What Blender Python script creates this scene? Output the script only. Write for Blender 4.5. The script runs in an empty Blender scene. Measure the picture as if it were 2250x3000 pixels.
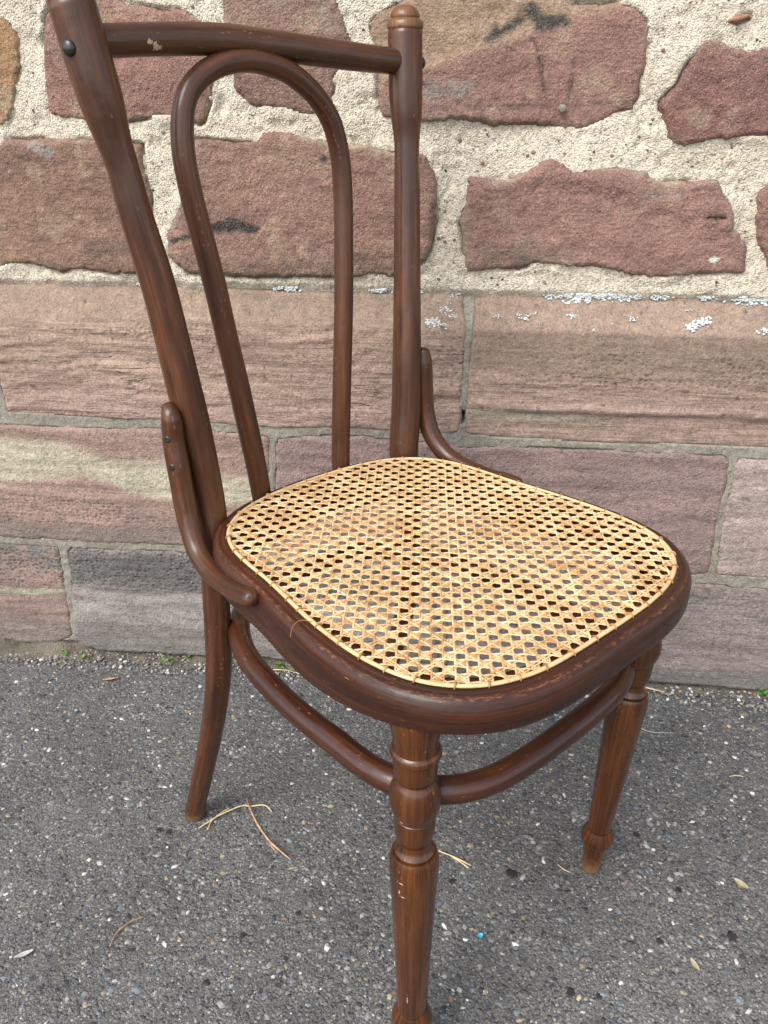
import bpy, bmesh, math, random
import numpy as np
from mathutils import Vector, Matrix, geometry

scene = bpy.context.scene
COL = scene.collection

# ------------------------------------------------------------------ camera
CAM_POS = Vector((0.0, -1.0682, 0.8270))
PITCH, ROLL, YAW = 0.45764, 0.0023, 0.10
fwd = Vector((0, math.cos(PITCH), -math.sin(PITCH)))
down = Vector((0, -math.sin(PITCH), -math.cos(PITCH)))
right = Vector((1, 0, 0))
R_ = right * math.cos(ROLL) - down * math.sin(ROLL)
D_ = down * math.cos(ROLL) + right * math.sin(ROLL)
rz = Matrix.Rotation(YAW, 3, 'Z')
R_, D_, F_ = rz @ R_, rz @ D_, rz @ fwd
cam_data = bpy.data.cameras.new('camera')
cam = bpy.data.objects.new('camera', cam_data)
COL.objects.link(cam)
m = Matrix.Identity(4)
for i in range(3):
    m[i][0], m[i][1], m[i][2], m[i][3] = R_[i], -D_[i], -F_[i], CAM_POS[i]
cam.matrix_world = m
cam_data.sensor_fit = 'VERTICAL'
cam_data.sensor_height = 36.0
cam_data.lens = 36.0 * 2329.6 / 3000.0
cam_data.clip_start = 0.02
cam_data.clip_end = 200.0
scene.camera = cam

# ------------------------------------------------------------------ light
SUN_AZ, SUN_EL = math.radians(212), math.radians(48)      # light from behind-left of the camera, high
world = bpy.data.worlds.new('World')
scene.world = world
world.use_nodes = True
wn = world.node_tree
wn.nodes.clear()
sky = wn.nodes.new('ShaderNodeTexSky')
sky.sky_type = 'NISHITA'
sky.sun_disc = False
sky.sun_elevation = SUN_EL
sky.sun_rotation = SUN_AZ
sky.air_density = 1.0
sky.dust_density = 1.5
sky.ozone_density = 1.0
hs = wn.nodes.new('ShaderNodeHueSaturation')
hs.inputs['Saturation'].default_value = 0.48             # thin cloud: the blue is washed out
bg = wn.nodes.new('ShaderNodeBackground')
bg.inputs['Strength'].default_value = 0.15
wo = wn.nodes.new('ShaderNodeOutputWorld')
wn.links.new(sky.outputs[0], hs.inputs['Color'])
wn.links.new(hs.outputs[0], bg.inputs['Color'])
wn.links.new(bg.outputs[0], wo.inputs['Surface'])
sun_data = bpy.data.lights.new('sun', 'SUN')
sun_data.energy = 1.5
sun_data.angle = math.radians(36)
sun_data.color = (1.0, 0.955, 0.89)
sun = bpy.data.objects.new('sun', sun_data)
COL.objects.link(sun)
sd = Vector((math.sin(SUN_AZ) * math.cos(SUN_EL), math.cos(SUN_AZ) * math.cos(SUN_EL), math.sin(SUN_EL)))
sun.rotation_euler = sd.to_track_quat('Z', 'Y').to_euler()
scene.view_settings.view_transform = 'Standard'
scene.view_settings.look = 'None'
scene.view_settings.exposure = 1.2
scene.view_settings.gamma = 1.0
scene.view_settings.use_curve_mapping = False
scene.cycles.max_bounces = 5
scene.cycles.diffuse_bounces = 3
scene.cycles.glossy_bounces = 3
scene.cycles.transmission_bounces = 0

# ------------------------------------------------------------------ helpers
rng = np.random.default_rng(7)
random.seed(7)

def _hash(ix, iy, iz, seed):
    h = (ix * 374761393 + iy * 668265263 + iz * 2147483647 + seed * 1274126177) & 0xffffffff
    h = ((h ^ (h >> 13)) * 1274126177) & 0xffffffff
    h = ((h ^ (h >> 15)) * 2246822519) & 0xffffffff
    return ((h ^ (h >> 16)) & 0xffff) / 32767.5 - 1.0

def vnoise(x, y, z=0.0, seed=0):
    x, y, z = np.broadcast_arrays(np.asarray(x, float), np.asarray(y, float), np.asarray(z, float))
    fx, fy, fz = np.floor(x), np.floor(y), np.floor(z)
    ix, iy, iz = fx.astype(np.int64), fy.astype(np.int64), fz.astype(np.int64)
    tx, ty, tz = x - fx, y - fy, z - fz
    tx, ty, tz = [t * t * t * (t * (t * 6 - 15) + 10) for t in (tx, ty, tz)]
    r = 0
    for dx in (0, 1):
        for dy in (0, 1):
            for dz in (0, 1):
                w = (tx if dx else 1 - tx) * (ty if dy else 1 - ty) * (tz if dz else 1 - tz)
                r = r + w * _hash(ix + dx, iy + dy, iz + dz, seed)
    return r

def fbm(x, y, z=0.0, seed=0, octv=4, gain=0.5):
    a, s, t = 1.0, 0.0, 0.0
    for o in range(octv):
        s = s + a * vnoise(np.asarray(x) * 2 ** o, np.asarray(y) * 2 ** o, np.asarray(z) * 2 ** o, seed + o * 17)
        t += a
        a *= gain
    return s / t

def sstep(a, b, x):
    t = np.clip((np.asarray(x, float) - a) / (b - a), 0, 1)
    return t * t * (3 - 2 * t)

def link(o, parent=None):
    COL.objects.link(o)
    if parent is not None:
        o.parent = parent
    return o

def mesh_obj(name, verts, faces, mat, parent=None, smooth=True, uvs=None, attrs=None):
    me = bpy.data.meshes.new(name)
    me.from_pydata([tuple(v) for v in verts], [], [tuple(f) for f in faces])
    if smooth:
        me.polygons.foreach_set('use_smooth', [True] * len(me.polygons))
    if uvs is not None:                                   # per-vertex uv
        uvl = me.uv_layers.new(name='UVMap')
        idx = np.empty(len(me.loops), dtype=np.int32)
        me.loops.foreach_get('vertex_index', idx)
        uvl.data.foreach_set('uv', np.asarray(uvs, dtype=np.float32)[idx].ravel())
    if attrs:
        for k, v in attrs.items():
            a = me.attributes.new(k, 'FLOAT_COLOR', 'POINT')
            a.data.foreach_set('color', np.asarray(v, dtype=np.float32).ravel())
    me.update()
    if mat is not None:
        me.materials.append(mat)
    return link(bpy.data.objects.new(name, me), parent)

def empty(name, loc=(0, 0, 0), rotz=0.0):
    o = bpy.data.objects.new(name, None)
    o.location = loc
    o.rotation_euler = (0, 0, rotz)
    o.empty_display_size = 0.1
    return link(o)

def tag(o, label=None, cat=None, group=None, kind=None):
    if label: o['label'] = label
    if cat: o['category'] = cat
    if group: o['group'] = group
    if kind: o['kind'] = kind
    return o

def catmull(P, n, closed=False):
    """resample control rows (any width) to n rows, evenly by arc length of the first three columns"""
    P = np.asarray(P, float)
    N = len(P)
    if closed:
        Q = np.vstack([P[-1:], P, P[:2]])
        segs = N
    else:
        Q = np.vstack([2 * P[:1] - P[1:2], P, 2 * P[-1:] - P[-2:-1]])
        segs = N - 1
    out = []
    K = 24
    for i in range(segs):
        p0, p1, p2, p3 = Q[i], Q[i + 1], Q[i + 2], Q[i + 3]
        d01, d12, d23 = [max(1e-6, np.linalg.norm((b - a)[:3])) ** 0.5 for a, b in ((p0, p1), (p1, p2), (p2, p3))]
        t0, t1, t2, t3 = 0, d01, d01 + d12, d01 + d12 + d23
        for t in np.linspace(t1, t2, K, endpoint=False):
            A1 = (t1 - t) / (t1 - t0) * p0 + (t - t0) / (t1 - t0) * p1
            A2 = (t2 - t) / (t2 - t1) * p1 + (t - t1) / (t2 - t1) * p2
            A3 = (t3 - t) / (t3 - t2) * p2 + (t - t2) / (t3 - t2) * p3
            B1 = (t2 - t) / (t2 - t0) * A1 + (t - t0) / (t2 - t0) * A2
            B2 = (t3 - t) / (t3 - t1) * A2 + (t - t1) / (t3 - t1) * A3
            out.append((t2 - t) / (t2 - t1) * B1 + (t - t1) / (t2 - t1) * B2)
    out.append(P[0] if closed else P[-1])
    out = np.array(out)
    s = np.r_[0, np.cumsum(np.linalg.norm(np.diff(out[:, :3], axis=0), axis=1))]
    t = np.linspace(0, s[-1], n + 1 if closed else n)
    R = np.stack([np.interp(t, s, out[:, k]) for k in range(out.shape[1])], 1)
    return R[:-1] if closed else R

def frames(C, closed=False, up=None):
    T = np.gradient(C, axis=0) if not closed else (np.roll(C, -1, 0) - np.roll(C, 1, 0))
    T /= np.linalg.norm(T, axis=1, keepdims=True)
    N = np.zeros_like(C)
    v = np.array(up if up is not None else (0, 0, 1.0))
    if abs(T[0] @ v) > 0.9:
        v = np.array((1.0, 0, 0))
    n = v - T[0] * (T[0] @ v)
    n /= np.linalg.norm(n)
    for i in range(len(C)):
        n = n - T[i] * (T[i] @ n)
        n /= np.linalg.norm(n)
        N[i] = n
    return T, N, np.cross(T, N)

def tube(name, ctrl, mat, parent, n=80, ns=24, closed=False, cap0=0.0, cap1=0.0, rough=0.0, seed=0, up=None, squash=1.0):
    """sweep a round section along control rows (x,y,z,r); cap0/cap1: rounded end as a share of the radius"""
    S = catmull(ctrl, n, closed)
    C, rad = S[:, :3], S[:, 3].copy()
    if rough:
        rad *= 1 + rough * fbm(np.arange(len(C)) * 0.13, 0.0, seed, seed, 3)
    T, N, B = frames(C, closed, up)
    arc = np.r_[0, np.cumsum(np.linalg.norm(np.diff(C, axis=0), axis=1))]
    rows = [(C[i], N[i], B[i], rad[i], arc[i]) for i in range(len(C))]
    if not closed:
        def cap(i, sgn, k):
            r = rad[i]
            res = []
            for a in (0.3, 0.55, 0.75, 0.9, 0.985):
                res.append((C[i] + sgn * T[i] * (r * k * math.sin(a * math.pi / 2)), N[i], B[i], r * math.cos(a * math.pi / 2), arc[i] + sgn * r * a))
            return res
        if cap0: rows = cap(0, -1, cap0)[::-1] + rows
        if cap1: rows = rows + cap(len(C) - 1, 1, cap1)
    V, UV, F = [], [], []
    for (c, nn, bb, r, s) in rows:
        for j in range(ns + 1):
            a = 2 * math.pi * j / ns
            V.append(c + nn * (r * math.cos(a)) + bb * (r * squash * math.sin(a)))
            UV.append((s, a * 0.012))
    W = ns + 1
    nr = len(rows)
    for i in range(nr if closed else nr - 1):
        i2 = (i + 1) % nr
        for j in range(ns):
            F.append((i * W + j, i * W + j + 1, i2 * W + j + 1, i2 * W + j))
    if not closed:
        F.append(tuple(range(ns - 1, -1, -1)))
        F.append(tuple((nr - 1) * W + j for j in range(ns)))
    return mesh_obj(name, V, F, mat, parent, uvs=UV)

def lathe(name, prof, axis_fn, mat, parent, ns=40):
    """turned part: prof rows (t, r) from top to bottom, axis_fn(t) -> point"""
    prof = np.asarray(prof, float)
    V, UV, F = [], [], []
    for t, r in prof:
        c = axis_fn(t)
        for j in range(ns + 1):
            a = 2 * math.pi * j / ns
            V.append((c[0] + r * math.cos(a), c[1] + r * math.sin(a), c[2]))
            UV.append((t, a * 0.018))
    W = ns + 1
    for i in range(len(prof) - 1):
        for j in range(ns):
            F.append((i * W + j, (i + 1) * W + j, (i + 1) * W + j + 1, i * W + j + 1))
    F.append(tuple(range(ns)))
    F.append(tuple((len(prof) - 1) * W + j for j in range(ns - 1, -1, -1)))
    o = mesh_obj(name, V, F, mat, parent, uvs=UV)
    o.data.set_sharp_from_angle(angle=math.radians(38))
    return o

# ------------------------------------------------------------------ node helpers
class NT:
    def __init__(self, name):
        self.mat = bpy.data.materials.new(name)
        self.mat.use_nodes = True
        self.t = self.mat.node_tree
        self.t.nodes.clear()
        self.out = self.n('ShaderNodeOutputMaterial')
        self.b = self.n('ShaderNodeBsdfPrincipled')
        self.l(self.b.outputs[0], self.out.inputs['Surface'])
    def n(self, typ, **kw):
        nd = self.t.nodes.new(typ)
        for k, v in kw.items():
            setattr(nd, k, v)
        return nd
    def l(self, a, b):
        self.t.links.new(a, b)
    def set(self, sock, v):
        if hasattr(v, 'is_output') or isinstance(v, bpy.types.NodeSocket):
            self.l(v, sock)
        else:
            sock.default_value = v
    def mapping(self, vec, scale, loc=(0, 0, 0)):
        mp = self.n('ShaderNodeMapping')
        self.l(vec, mp.inputs['Vector'])
        mp.inputs['Scale'].default_value = scale
        mp.inputs['Location'].default_value = loc
        return mp.outputs[0]
    def noise(self, vec, scale, detail=3.0, rough=0.55, dist=0.0, out=0):
        nd = self.n('ShaderNodeTexNoise')
        self.l(vec, nd.inputs['Vector'])
        nd.inputs['Scale'].default_value = scale
        nd.inputs['Detail'].default_value = detail
        nd.inputs['Roughness'].default_value = rough
        nd.inputs['Distortion'].default_value = dist
        return nd.outputs[out]
    def voronoi(self, vec, scale, feature='F1', out='Distance', rnd=1.0):
        nd = self.n('ShaderNodeTexVoronoi', feature=feature)
        self.l(vec, nd.inputs['Vector'])
        nd.inputs['Scale'].default_value = scale
        nd.inputs['Randomness'].default_value = rnd
        return nd.outputs if out is None else nd.outputs[out]
    def ramp(self, fac, stops, interp='LINEAR'):
        nd = self.n('ShaderNodeValToRGB')
        nd.color_ramp.interpolation = interp
        e = nd.color_ramp.elements
        while len(e) > 1:
            e.remove(e[-1])
        for i, (p, c) in enumerate(stops):
            el = e[0] if i == 0 else e.new(p)
            el.position = p
            el.color = (*c, 1) if not np.isscalar(c) else (c, c, c, 1)
        self.l(fac, nd.inputs[0])
        return nd.outputs[0]
    def mix(self, fac, a, b, mode='MIX'):
        nd = self.n('ShaderNodeMix', data_type='RGBA', blend_type=mode)
        self.set(nd.inputs[0], fac)
        for s, v in ((nd.inputs[6], a), (nd.inputs[7], b)):
            if isinstance(v, bpy.types.NodeSocket): self.l(v, s)
            else: s.default_value = (*v, 1) if not np.isscalar(v) else (v, v, v, 1)
        return nd.outputs[2]
    def math(self, op, a, b=0.0, clamp=False):
        nd = self.n('ShaderNodeMath', operation=op)
        nd.use_clamp = clamp
        self.set(nd.inputs[0], a)
        self.set(nd.inputs[1], b)
        return nd.outputs[0]
    def range(self, v, a, b, c=0.0, d=1.0):
        nd = self.n('ShaderNodeMapRange')
        self.l(v, nd.inputs[0])
        for i, k in enumerate((a, b, c, d)):
            nd.inputs[i + 1].default_value = k
        return nd.outputs[0]
    def bump(self, h, dist, strength=1.0, normal=None):
        nd = self.n('ShaderNodeBump')
        nd.inputs['Distance'].default_value = dist
        self.set(nd.inputs['Strength'], strength)
        self.l(h, nd.inputs['Height'])
        if normal is not None:
            self.l(normal, nd.inputs['Normal'])
        return nd.outputs[0]
    def attr(self, name):
        nd = self.n('ShaderNodeAttribute')
        nd.attribute_name = name
        return nd
    def coord(self, which='Object'):
        return self.n('ShaderNodeTexCoord').outputs[which]
    def sep(self, c):
        nd = self.n('ShaderNodeSeparateColor')
        self.l(c, nd.inputs[0])
        return nd.outputs
    def finish(self, color, rough, normal=None, spec=0.5, coat=0.0, coat_rough=0.2):
        self.set(self.b.inputs['Base Color'], color if isinstance(color, bpy.types.NodeSocket) else (*color, 1))
        self.set(self.b.inputs['Roughness'], rough)
        self.b.inputs['Specular IOR Level'].default_value = spec
        self.b.inputs['Coat Weight'].default_value = coat
        self.b.inputs['Coat Roughness'].default_value = coat_rough
        if normal is not None:
            self.l(normal, self.b.inputs['Normal'])
        return self.mat

def simple_mat(name, color, rough=0.7, var=0.3, scale=200, bump=0.0004, spec=0.4):
    t = NT(name)
    co = t.coord()
    nz = t.noise(co, scale, 4)
    c = t.mix(1.0, color, t.ramp(nz, [(0.25, 1 - var), (0.75, 1 + var)]), 'MULTIPLY')
    return t.finish(c, rough, t.bump(nz, bump), spec)

# ------------------------------------------------------------------ materials
def make_sandstone():
    t = NT('red_sandstone')
    co = t.coord()
    tint = t.attr('tint').outputs['Color']
    rel = t.sep(t.attr('relief').outputs['Color'])          # r: bedding, g: pecked tooling, b: coarse grain
    big = t.noise(co, 9, 4, 0.6)
    streak = t.noise(t.mapping(co, (9, 9, 150)), 1.0, 5, 0.64, 0.8)
    fine = t.noise(co, 420, 3, 0.7)
    grain = t.noise(co, 900, 2, 0.6)
    mid = t.noise(co, 95, 4, 0.62)
    c = t.mix(1.0, tint, t.ramp(big, [(0.3, 0.84), (0.7, 1.16)]), 'MULTIPLY')
    c = t.mix(1.0, c, t.ramp(mid, [(0.3, 0.80), (0.7, 1.20)]), 'MULTIPLY')
    sdark = t.ramp(streak, [(0.32, 0.80), (0.5, 1.0), (0.7, 1.10)])
    c = t.mix(t.math('MULTIPLY', rel[0], 0.32), c, t.mix(1.0, c, sdark, 'MULTIPLY'))
    c = t.mix(1.0, c, t.ramp(fine, [(0.3, 0.66), (0.5, 1.0), (0.7, 1.34)]), 'MULTIPLY')
    sp = t.ramp(grain, [(0.58, 0.0), (0.68, 1.0)])
    c = t.mix(t.math('MULTIPLY', sp, t.math('ADD', 0.15, t.math('MULTIPLY', rel[2], 0.40))), c, (0.62, 0.49, 0.42))
    dk = t.ramp(grain, [(0.30, 1.0), (0.38, 0.0)])
    c = t.mix(t.math('MULTIPLY', dk, 0.35), c, (0.06, 0.035, 0.03))
    # fine cracks along the bedding
    crack = t.ramp(t.noise(t.mapping(co, (5, 5, 60), (3.1, 0, 1.7)), 1.0, 3, 0.5, 1.0), [(0.488, 0.0), (0.5, 1.0), (0.512, 0.0)])
    crk = t.math('MULTIPLY', crack, t.ramp(big, [(0.54, 0.0), (0.62, 1.0)]))
    crk = t.math('MULTIPLY', crk, rel[0])
    c = t.mix(t.math('MULTIPLY', crk, 0.75), c, (0.04, 0.025, 0.02))
    # pecked tool marks: pits in rows
    pv = t.voronoi(t.mapping(co, (135, 135, 160)), 1.0, 'F1', 'Distance', 0.6)
    pit = t.ramp(pv, [(0.1, 0.0), (0.55, 1.0)])
    c = t.mix(t.math('MULTIPLY', rel[1], t.ramp(pv, [(0.1, 0.5), (0.38, 0.0)])), c, (0.07, 0.045, 0.035))
    h = t.math('ADD', t.math('MULTIPLY', fine, 0.0008), t.math('MULTIPLY', mid, 0.0018))
    hb = t.math('MULTIPLY', t.math('SUBTRACT', streak, t.math('MULTIPLY', crk, 0.6)), 0.0032)
    h = t.math('ADD', h, t.math('MULTIPLY', hb, rel[0]))
    h = t.math('ADD', h, t.math('MULTIPLY', t.math('MULTIPLY', pit, 0.0014), rel[1]))
    h = t.math('ADD', h, t.math('MULTIPLY', t.math('MULTIPLY', t.noise(co, 190, 3, 0.75), 0.0048), rel[2]))
    return t.finish(c, 0.92, t.bump(h, 1.0), 0.2)

def make_mortar(name, col_a, col_b, dark=0.55, coarse=1.0):
    t = NT(name)
    co = t.coord()
    a = t.noise(co, 14, 4, 0.6)
    b = t.noise(co, 260, 4, 0.7)
    g = t.voronoi(co, 480, 'F1', 'Distance')
    c = t.mix(t.ramp(a, [(0.3, 0.0), (0.7, 1.0)]), col_a, col_b)
    c = t.mix(1.0, c, t.ramp(b, [(0.3, 0.68), (0.5, 1.0), (0.7, 1.24)]), 'MULTIPLY')
    # dark and rusty sand grains
    vo = t.voronoi(co, 210, 'F1', None)
    vd = vo['Distance']
    s = t.sep(vo['Color'])
    m1 = t.math('MULTIPLY', t.math('GREATER_THAN', s[0], 0.93), t.math('LESS_THAN', vd, 0.34))
    c = t.mix(t.math('MULTIPLY', m1, dark), c, t.ramp(s[1], [(0.2, (0.05, 0.045, 0.04)), (0.6, (0.16, 0.12, 0.09)), (0.9, (0.28, 0.12, 0.07))]))
    vd2 = t.voronoi(t.mapping(co, (1, 1, 1), (2, 3, 5)), 560, 'F1', 'Color')
    s2 = t.sep(vd2)
    c = t.mix(t.math('MULTIPLY', t.math('GREATER_THAN', s2[0], 0.86), 0.45), c, (0.10, 0.085, 0.065))
    gr = t.math('SUBTRACT', 1.0, t.math('MULTIPLY', g, 1.3))
    h = t.math('ADD', t.math('MULTIPLY', gr, 0.0011 * coarse), t.math('MULTIPLY', b, 0.0009 * coarse))
    h = t.math('ADD', h, t.math('MULTIPLY', t.noise(co, 90, 3, 0.6), 0.0018 * coarse))
    return t.finish(c, 0.95, t.bump(h, 1.0), 0.15)

def make_wood(name, dark, mid, light, grey=0.0, rough=0.34, fleck=0.6, seed=0.0, coat=0.25, chips=None, wear=None, foot=0.0):
    t = NT(name)
    uv = t.coord('UV')
    co = t.coord('Object')
    g1 = t.noise(t.mapping(uv, (5, 230, 1), (seed, seed, 0)), 1.0, 5, 0.65, 0.6)
    g2 = t.noise(t.mapping(uv, (22, 1300, 1), (seed + 2, 0, 0)), 1.0, 2, 0.6)
    patch = t.noise(t.mapping(uv, (7, 55, 1), (seed, 1, 0)), 1.0, 4, 0.62, 0.8)
    f = t.math('ADD', t.math('MULTIPLY', g1, 0.5), t.math('MULTIPLY', patch, 0.5))
    c = t.ramp(f, [(0.30, dark), (0.48, mid), (0.70, light)])
    c = t.mix(1.0, c, t.ramp(g2, [(0.3, 0.74), (0.5, 1.0), (0.7, 1.26)]), 'MULTIPLY')
    # beech flecks, short bright dashes in bands
    fo = t.voronoi(t.mapping(uv, (170, 520, 1)), 1.0, 'F1', None)
    fs = t.sep(fo['Color'])
    fm = t.math('MULTIPLY', t.math('GREATER_THAN', fs[0], 0.80), t.ramp(fo['Distance'], [(0.2, 1.0), (0.36, 0.0)]))
    fm = t.math('MULTIPLY', fm, t.ramp(t.noise(t.mapping(uv, (7, 90, 1), (seed, 3, 0)), 1.0, 2), [(0.52, 0.0), (0.62, 1.0)]))
    c = t.mix(t.math('MULTIPLY', fm, fleck), c, (0.36, 0.135, 0.035))
    # rubbed grey-brown film
    if grey:
        gm = t.ramp(t.noise(t.mapping(uv, (6, 75, 1), (seed, 9, 0)), 1.0, 4, 0.6), [(0.44, 0.0), (0.64, 1.0)])
        c = t.mix(t.math('MULTIPLY', gm, grey), c, (0.135, 0.078, 0.046))
    # small scratches to bare wood
    sc = t.noise(t.mapping(uv, (26, 380, 1), (seed + 5, 1, 0)), 1.0, 2, 0.5, 1.5)
    c = t.mix(t.math('MULTIPLY', t.ramp(sc, [(0.745, 0.0), (0.765, 1.0)]), 0.7), c, (0.50, 0.29, 0.14))
    rr = t.range(t.noise(co, 70, 4, 0.68), 0.3, 0.7, rough - 0.08, rough + 0.16)
    if wear:                                             # varnish rubbed through along an arris
        v = t.n('ShaderNodeSeparateXYZ')
        t.l(uv, v.inputs[0])
        wz = t.math('DIVIDE', t.math('ABSOLUTE', t.math('SUBTRACT', v.outputs[1], wear[0])), wear[1])
        wn_ = t.noise(t.mapping(uv, (160, 420, 1), (1, 2, 0)), 1.0, 4, 0.75)
        wm = t.ramp(t.math('ADD', wz, t.math('MULTIPLY', t.math('SUBTRACT', wn_, 0.40), 7.0)), [(0.2, 1.0), (1.1, 0.0)])
        wm = t.math('MULTIPLY', wm, t.ramp(t.noise(co, 38, 3, 0.6), [(0.38, 0.25), (0.6, 1.0)]))
        c = t.mix(t.math('MULTIPLY', wm, 0.75), c, (0.23, 0.095, 0.040))
        rr = t.math('ADD', rr, t.math('MULTIPLY', wm, 0.12))
    if foot:                                             # feet scuffed to bare wood
        z = t.n('ShaderNodeSeparateXYZ')
        t.l(co, z.inputs[0])
        fz = t.math('ADD', z.outputs[2], t.math('MULTIPLY', t.math('SUBTRACT', t.noise(co, 120, 4, 0.7), 0.5), 0.03))
        c = t.mix(t.math('MULTIPLY', t.ramp(fz, [(0.004, 1.0), (foot, 0.0)]), 0.75), c, (0.27, 0.155, 0.075))
    if chips:
        nzc = t.noise(uv, 260, 3, 0.6)
        for (u0, v0, ru, rv) in chips:
            dv = t.n('ShaderNodeVectorMath', operation='DISTANCE')
            t.l(t.mapping(uv, (1 / ru, 1 / rv, 0), (-u0 / ru, -v0 / rv, 0)), dv.inputs[0])
            dv.inputs[1].default_value = (0, 0, 0)
            dd = t.math('ADD', dv.outputs['Value'], t.math('MULTIPLY', t.math('SUBTRACT', nzc, 0.5), 3.2))
            c = t.mix(t.math('LESS_THAN', dd, 0.8), c, (0.55, 0.40, 0.27))
    h = t.math('ADD', t.math('MULTIPLY', g1, 0.6), t.math('MULTIPLY', g2, 0.4))
    n1 = t.bump(h, 0.00032)
    n2 = t.bump(t.noise(co, 45, 3, 0.55), 0.0016, 0.6, n1)
    c = t.mix(1.0, c, (0.82, 0.78, 0.76), 'MULTIPLY')
    return t.finish(c, rr, n2, 0.34, coat, 0.13)

def make_cane(name, base, dark, light, rough=0.42):
    t = NT(name)
    uv = t.coord('UV')
    co = t.coord('Object')
    rnd = t.n('ShaderNodeObjectInfo').outputs['Random']
    g = t.noise(t.mapping(uv, (40, 900, 1)), 1.0, 4, 0.6)
    p = t.noise(co, 30, 4, 0.65)
    q = t.noise(co, 210, 3, 0.6)
    f = t.math('ADD', t.math('MULTIPLY', g, 0.35), t.math('MULTIPLY', p, 0.35))
    f = t.math('ADD', f, t.math('MULTIPLY', rnd, 0.26))
    f = t.math('ADD', f, t.math('MULTIPLY', q, 0.14))
    c = t.ramp(f, [(0.40, light), (0.55, base), (0.72, dark)])
    spots = t.ramp(t.noise(co, 150, 3, 0.6), [(0.58, 0.0), (0.70, 1.0)])
    c = t.mix(t.math('MULTIPLY', spots, 0.55), c, (0.36, 0.13, 0.035))
    return t.finish(c, rough, t.bump(g, 0.00025), 0.45)

def make_asphalt():
    t = NT('worn_asphalt')
    co = t.coord()
    big = t.noise(co, 5, 5, 0.6)
    mid = t.noise(co, 45, 4, 0.6)
    nf = t.noise(co, 360, 4, 0.7)
    c = t.ramp(nf, [(0.3, (0.042, 0.041, 0.038)), (0.5, (0.122, 0.118, 0.110)), (0.7, (0.245, 0.237, 0.220))])
    hs_ = []
    for sc, size, thr, amt in ((125, 0.42, 0.45, 0.9), (240, 0.44, 0.2, 0.9), (450, 0.44, 0.3, 0.8)):
        v = t.mapping(co, (1, 1, 1), (sc * 0.01, sc * 0.02, 0))
        wob = t.n('ShaderNodeVectorMath', operation='ADD')
        nzc = t.n('ShaderNodeTexNoise')
        nzc.inputs['Scale'].default_value = sc * 1.6
        nzc.inputs['Detail'].default_value = 1.0
        t.l(v, nzc.inputs['Vector'])
        sclv = t.n('ShaderNodeVectorMath', operation='SCALE')
        t.l(nzc.outputs['Color'], sclv.inputs[0])
        sclv.inputs['Scale'].default_value = 0.45 / sc
        t.l(v, wob.inputs[0]); t.l(sclv.outputs[0], wob.inputs[1])
        vv = wob.outputs[0]
        vo = t.voronoi(vv, sc, 'F1', None)
        d = vo['Distance']
        cc = t.sep(vo['Color'])
        mask = t.math('MULTIPLY', t.math('GREATER_THAN', cc[0], thr), t.ramp(d, [(size - 0.05, 1.0), (size + 0.05, 0.0)]))
        stone = t.ramp(cc[1], [(0.0, (0.045, 0.045, 0.048)), (0.3, (0.115, 0.117, 0.120)), (0.55, (0.17, 0.168, 0.160)), (0.74, (0.23, 0.20, 0.155)), (0.90, (0.27, 0.263, 0.245)), (0.97, (0.38, 0.37, 0.35)), (1.0, (0.55, 0.53, 0.5))])
        c = t.mix(t.math('MULTIPLY', mask, amt), c, stone)
        hs_.append(t.math('MULTIPLY', mask, t.math('SUBTRACT', 1.0, d)))
    c = t.mix(1.0, c, t.ramp(big, [(0.3, 0.70), (0.7, 1.14)]), 'MULTIPLY')
    c = t.mix(1.0, c, t.ramp(mid, [(0.3, 0.80), (0.7, 1.12)]), 'MULTIPLY')
    c = t.mix(1.0, c, (0.90, 0.915, 0.935), 'MULTIPLY')
    h = t.math('ADD', t.math('MULTIPLY', hs_[0], 0.0020), t.math('MULTIPLY', hs_[1], 0.0013))
    h = t.math('ADD', h, t.math('MULTIPLY', hs_[2], 0.0007))
    h = t.math('ADD', h, t.math('MULTIPLY', nf, 0.0006))
    return t.finish(c, 0.82, t.bump(h, 1.0), 0.35)

def make_pebble():
    t = NT('aggregate_stone')
    co = t.coord()
    tint = t.attr('tint').outputs['Color']
    nz = t.noise(co, 500, 4, 0.65)
    c = t.mix(1.0, tint, t.ramp(nz, [(0.25, 0.7), (0.75, 1.25)]), 'MULTIPLY')
    return t.finish(c, 0.62, t.bump(nz, 0.0005), 0.4)

MAT = {}
MAT['stone'] = make_sandstone()
MAT['mortar'] = make_mortar('lime_mortar', (0.50, 0.435, 0.335), (0.60, 0.535, 0.43))
MAT['joint'] = make_mortar('grey_joint_mortar', (0.190, 0.172, 0.138), (0.270, 0.248, 0.200), 0.3, 0.5)
MAT['wood_back'] = make_wood('stained_beech_back', (0.0150, 0.0044, 0.0018), (0.062, 0.0190, 0.0056), (0.150, 0.052, 0.0150), grey=0.18, rough=0.38, seed=1.3, coat=0.28, foot=0.016)
MAT['wood_rail'] = make_wood('stained_beech_rail', (0.0170, 0.0060, 0.0024), (0.060, 0.0215, 0.0066), (0.125, 0.047, 0.0140), grey=0.28, rough=0.38, seed=2.7, coat=0.28, chips=[(0.0500, 0.0245, 0.0042, 0.0036), (0.0440, 0.0205, 0.0024, 0.0022)])
MAT['wood_seat'] = make_wood('stained_beech_seat', (0.0115, 0.0034, 0.0018), (0.040, 0.0112, 0.0042), (0.095, 0.0280, 0.0088), grey=0.04, rough=0.42, seed=4.1, coat=0.18, fleck=0.4, wear=(0.0300, 0.0036))
MAT['wood_ring'] = make_wood('stained_beech_ring', (0.0120, 0.0036, 0.0018), (0.044, 0.0126, 0.0046), (0.110, 0.0330, 0.0100), grey=0.05, rough=0.33, seed=5.2, coat=0.32)
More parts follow.
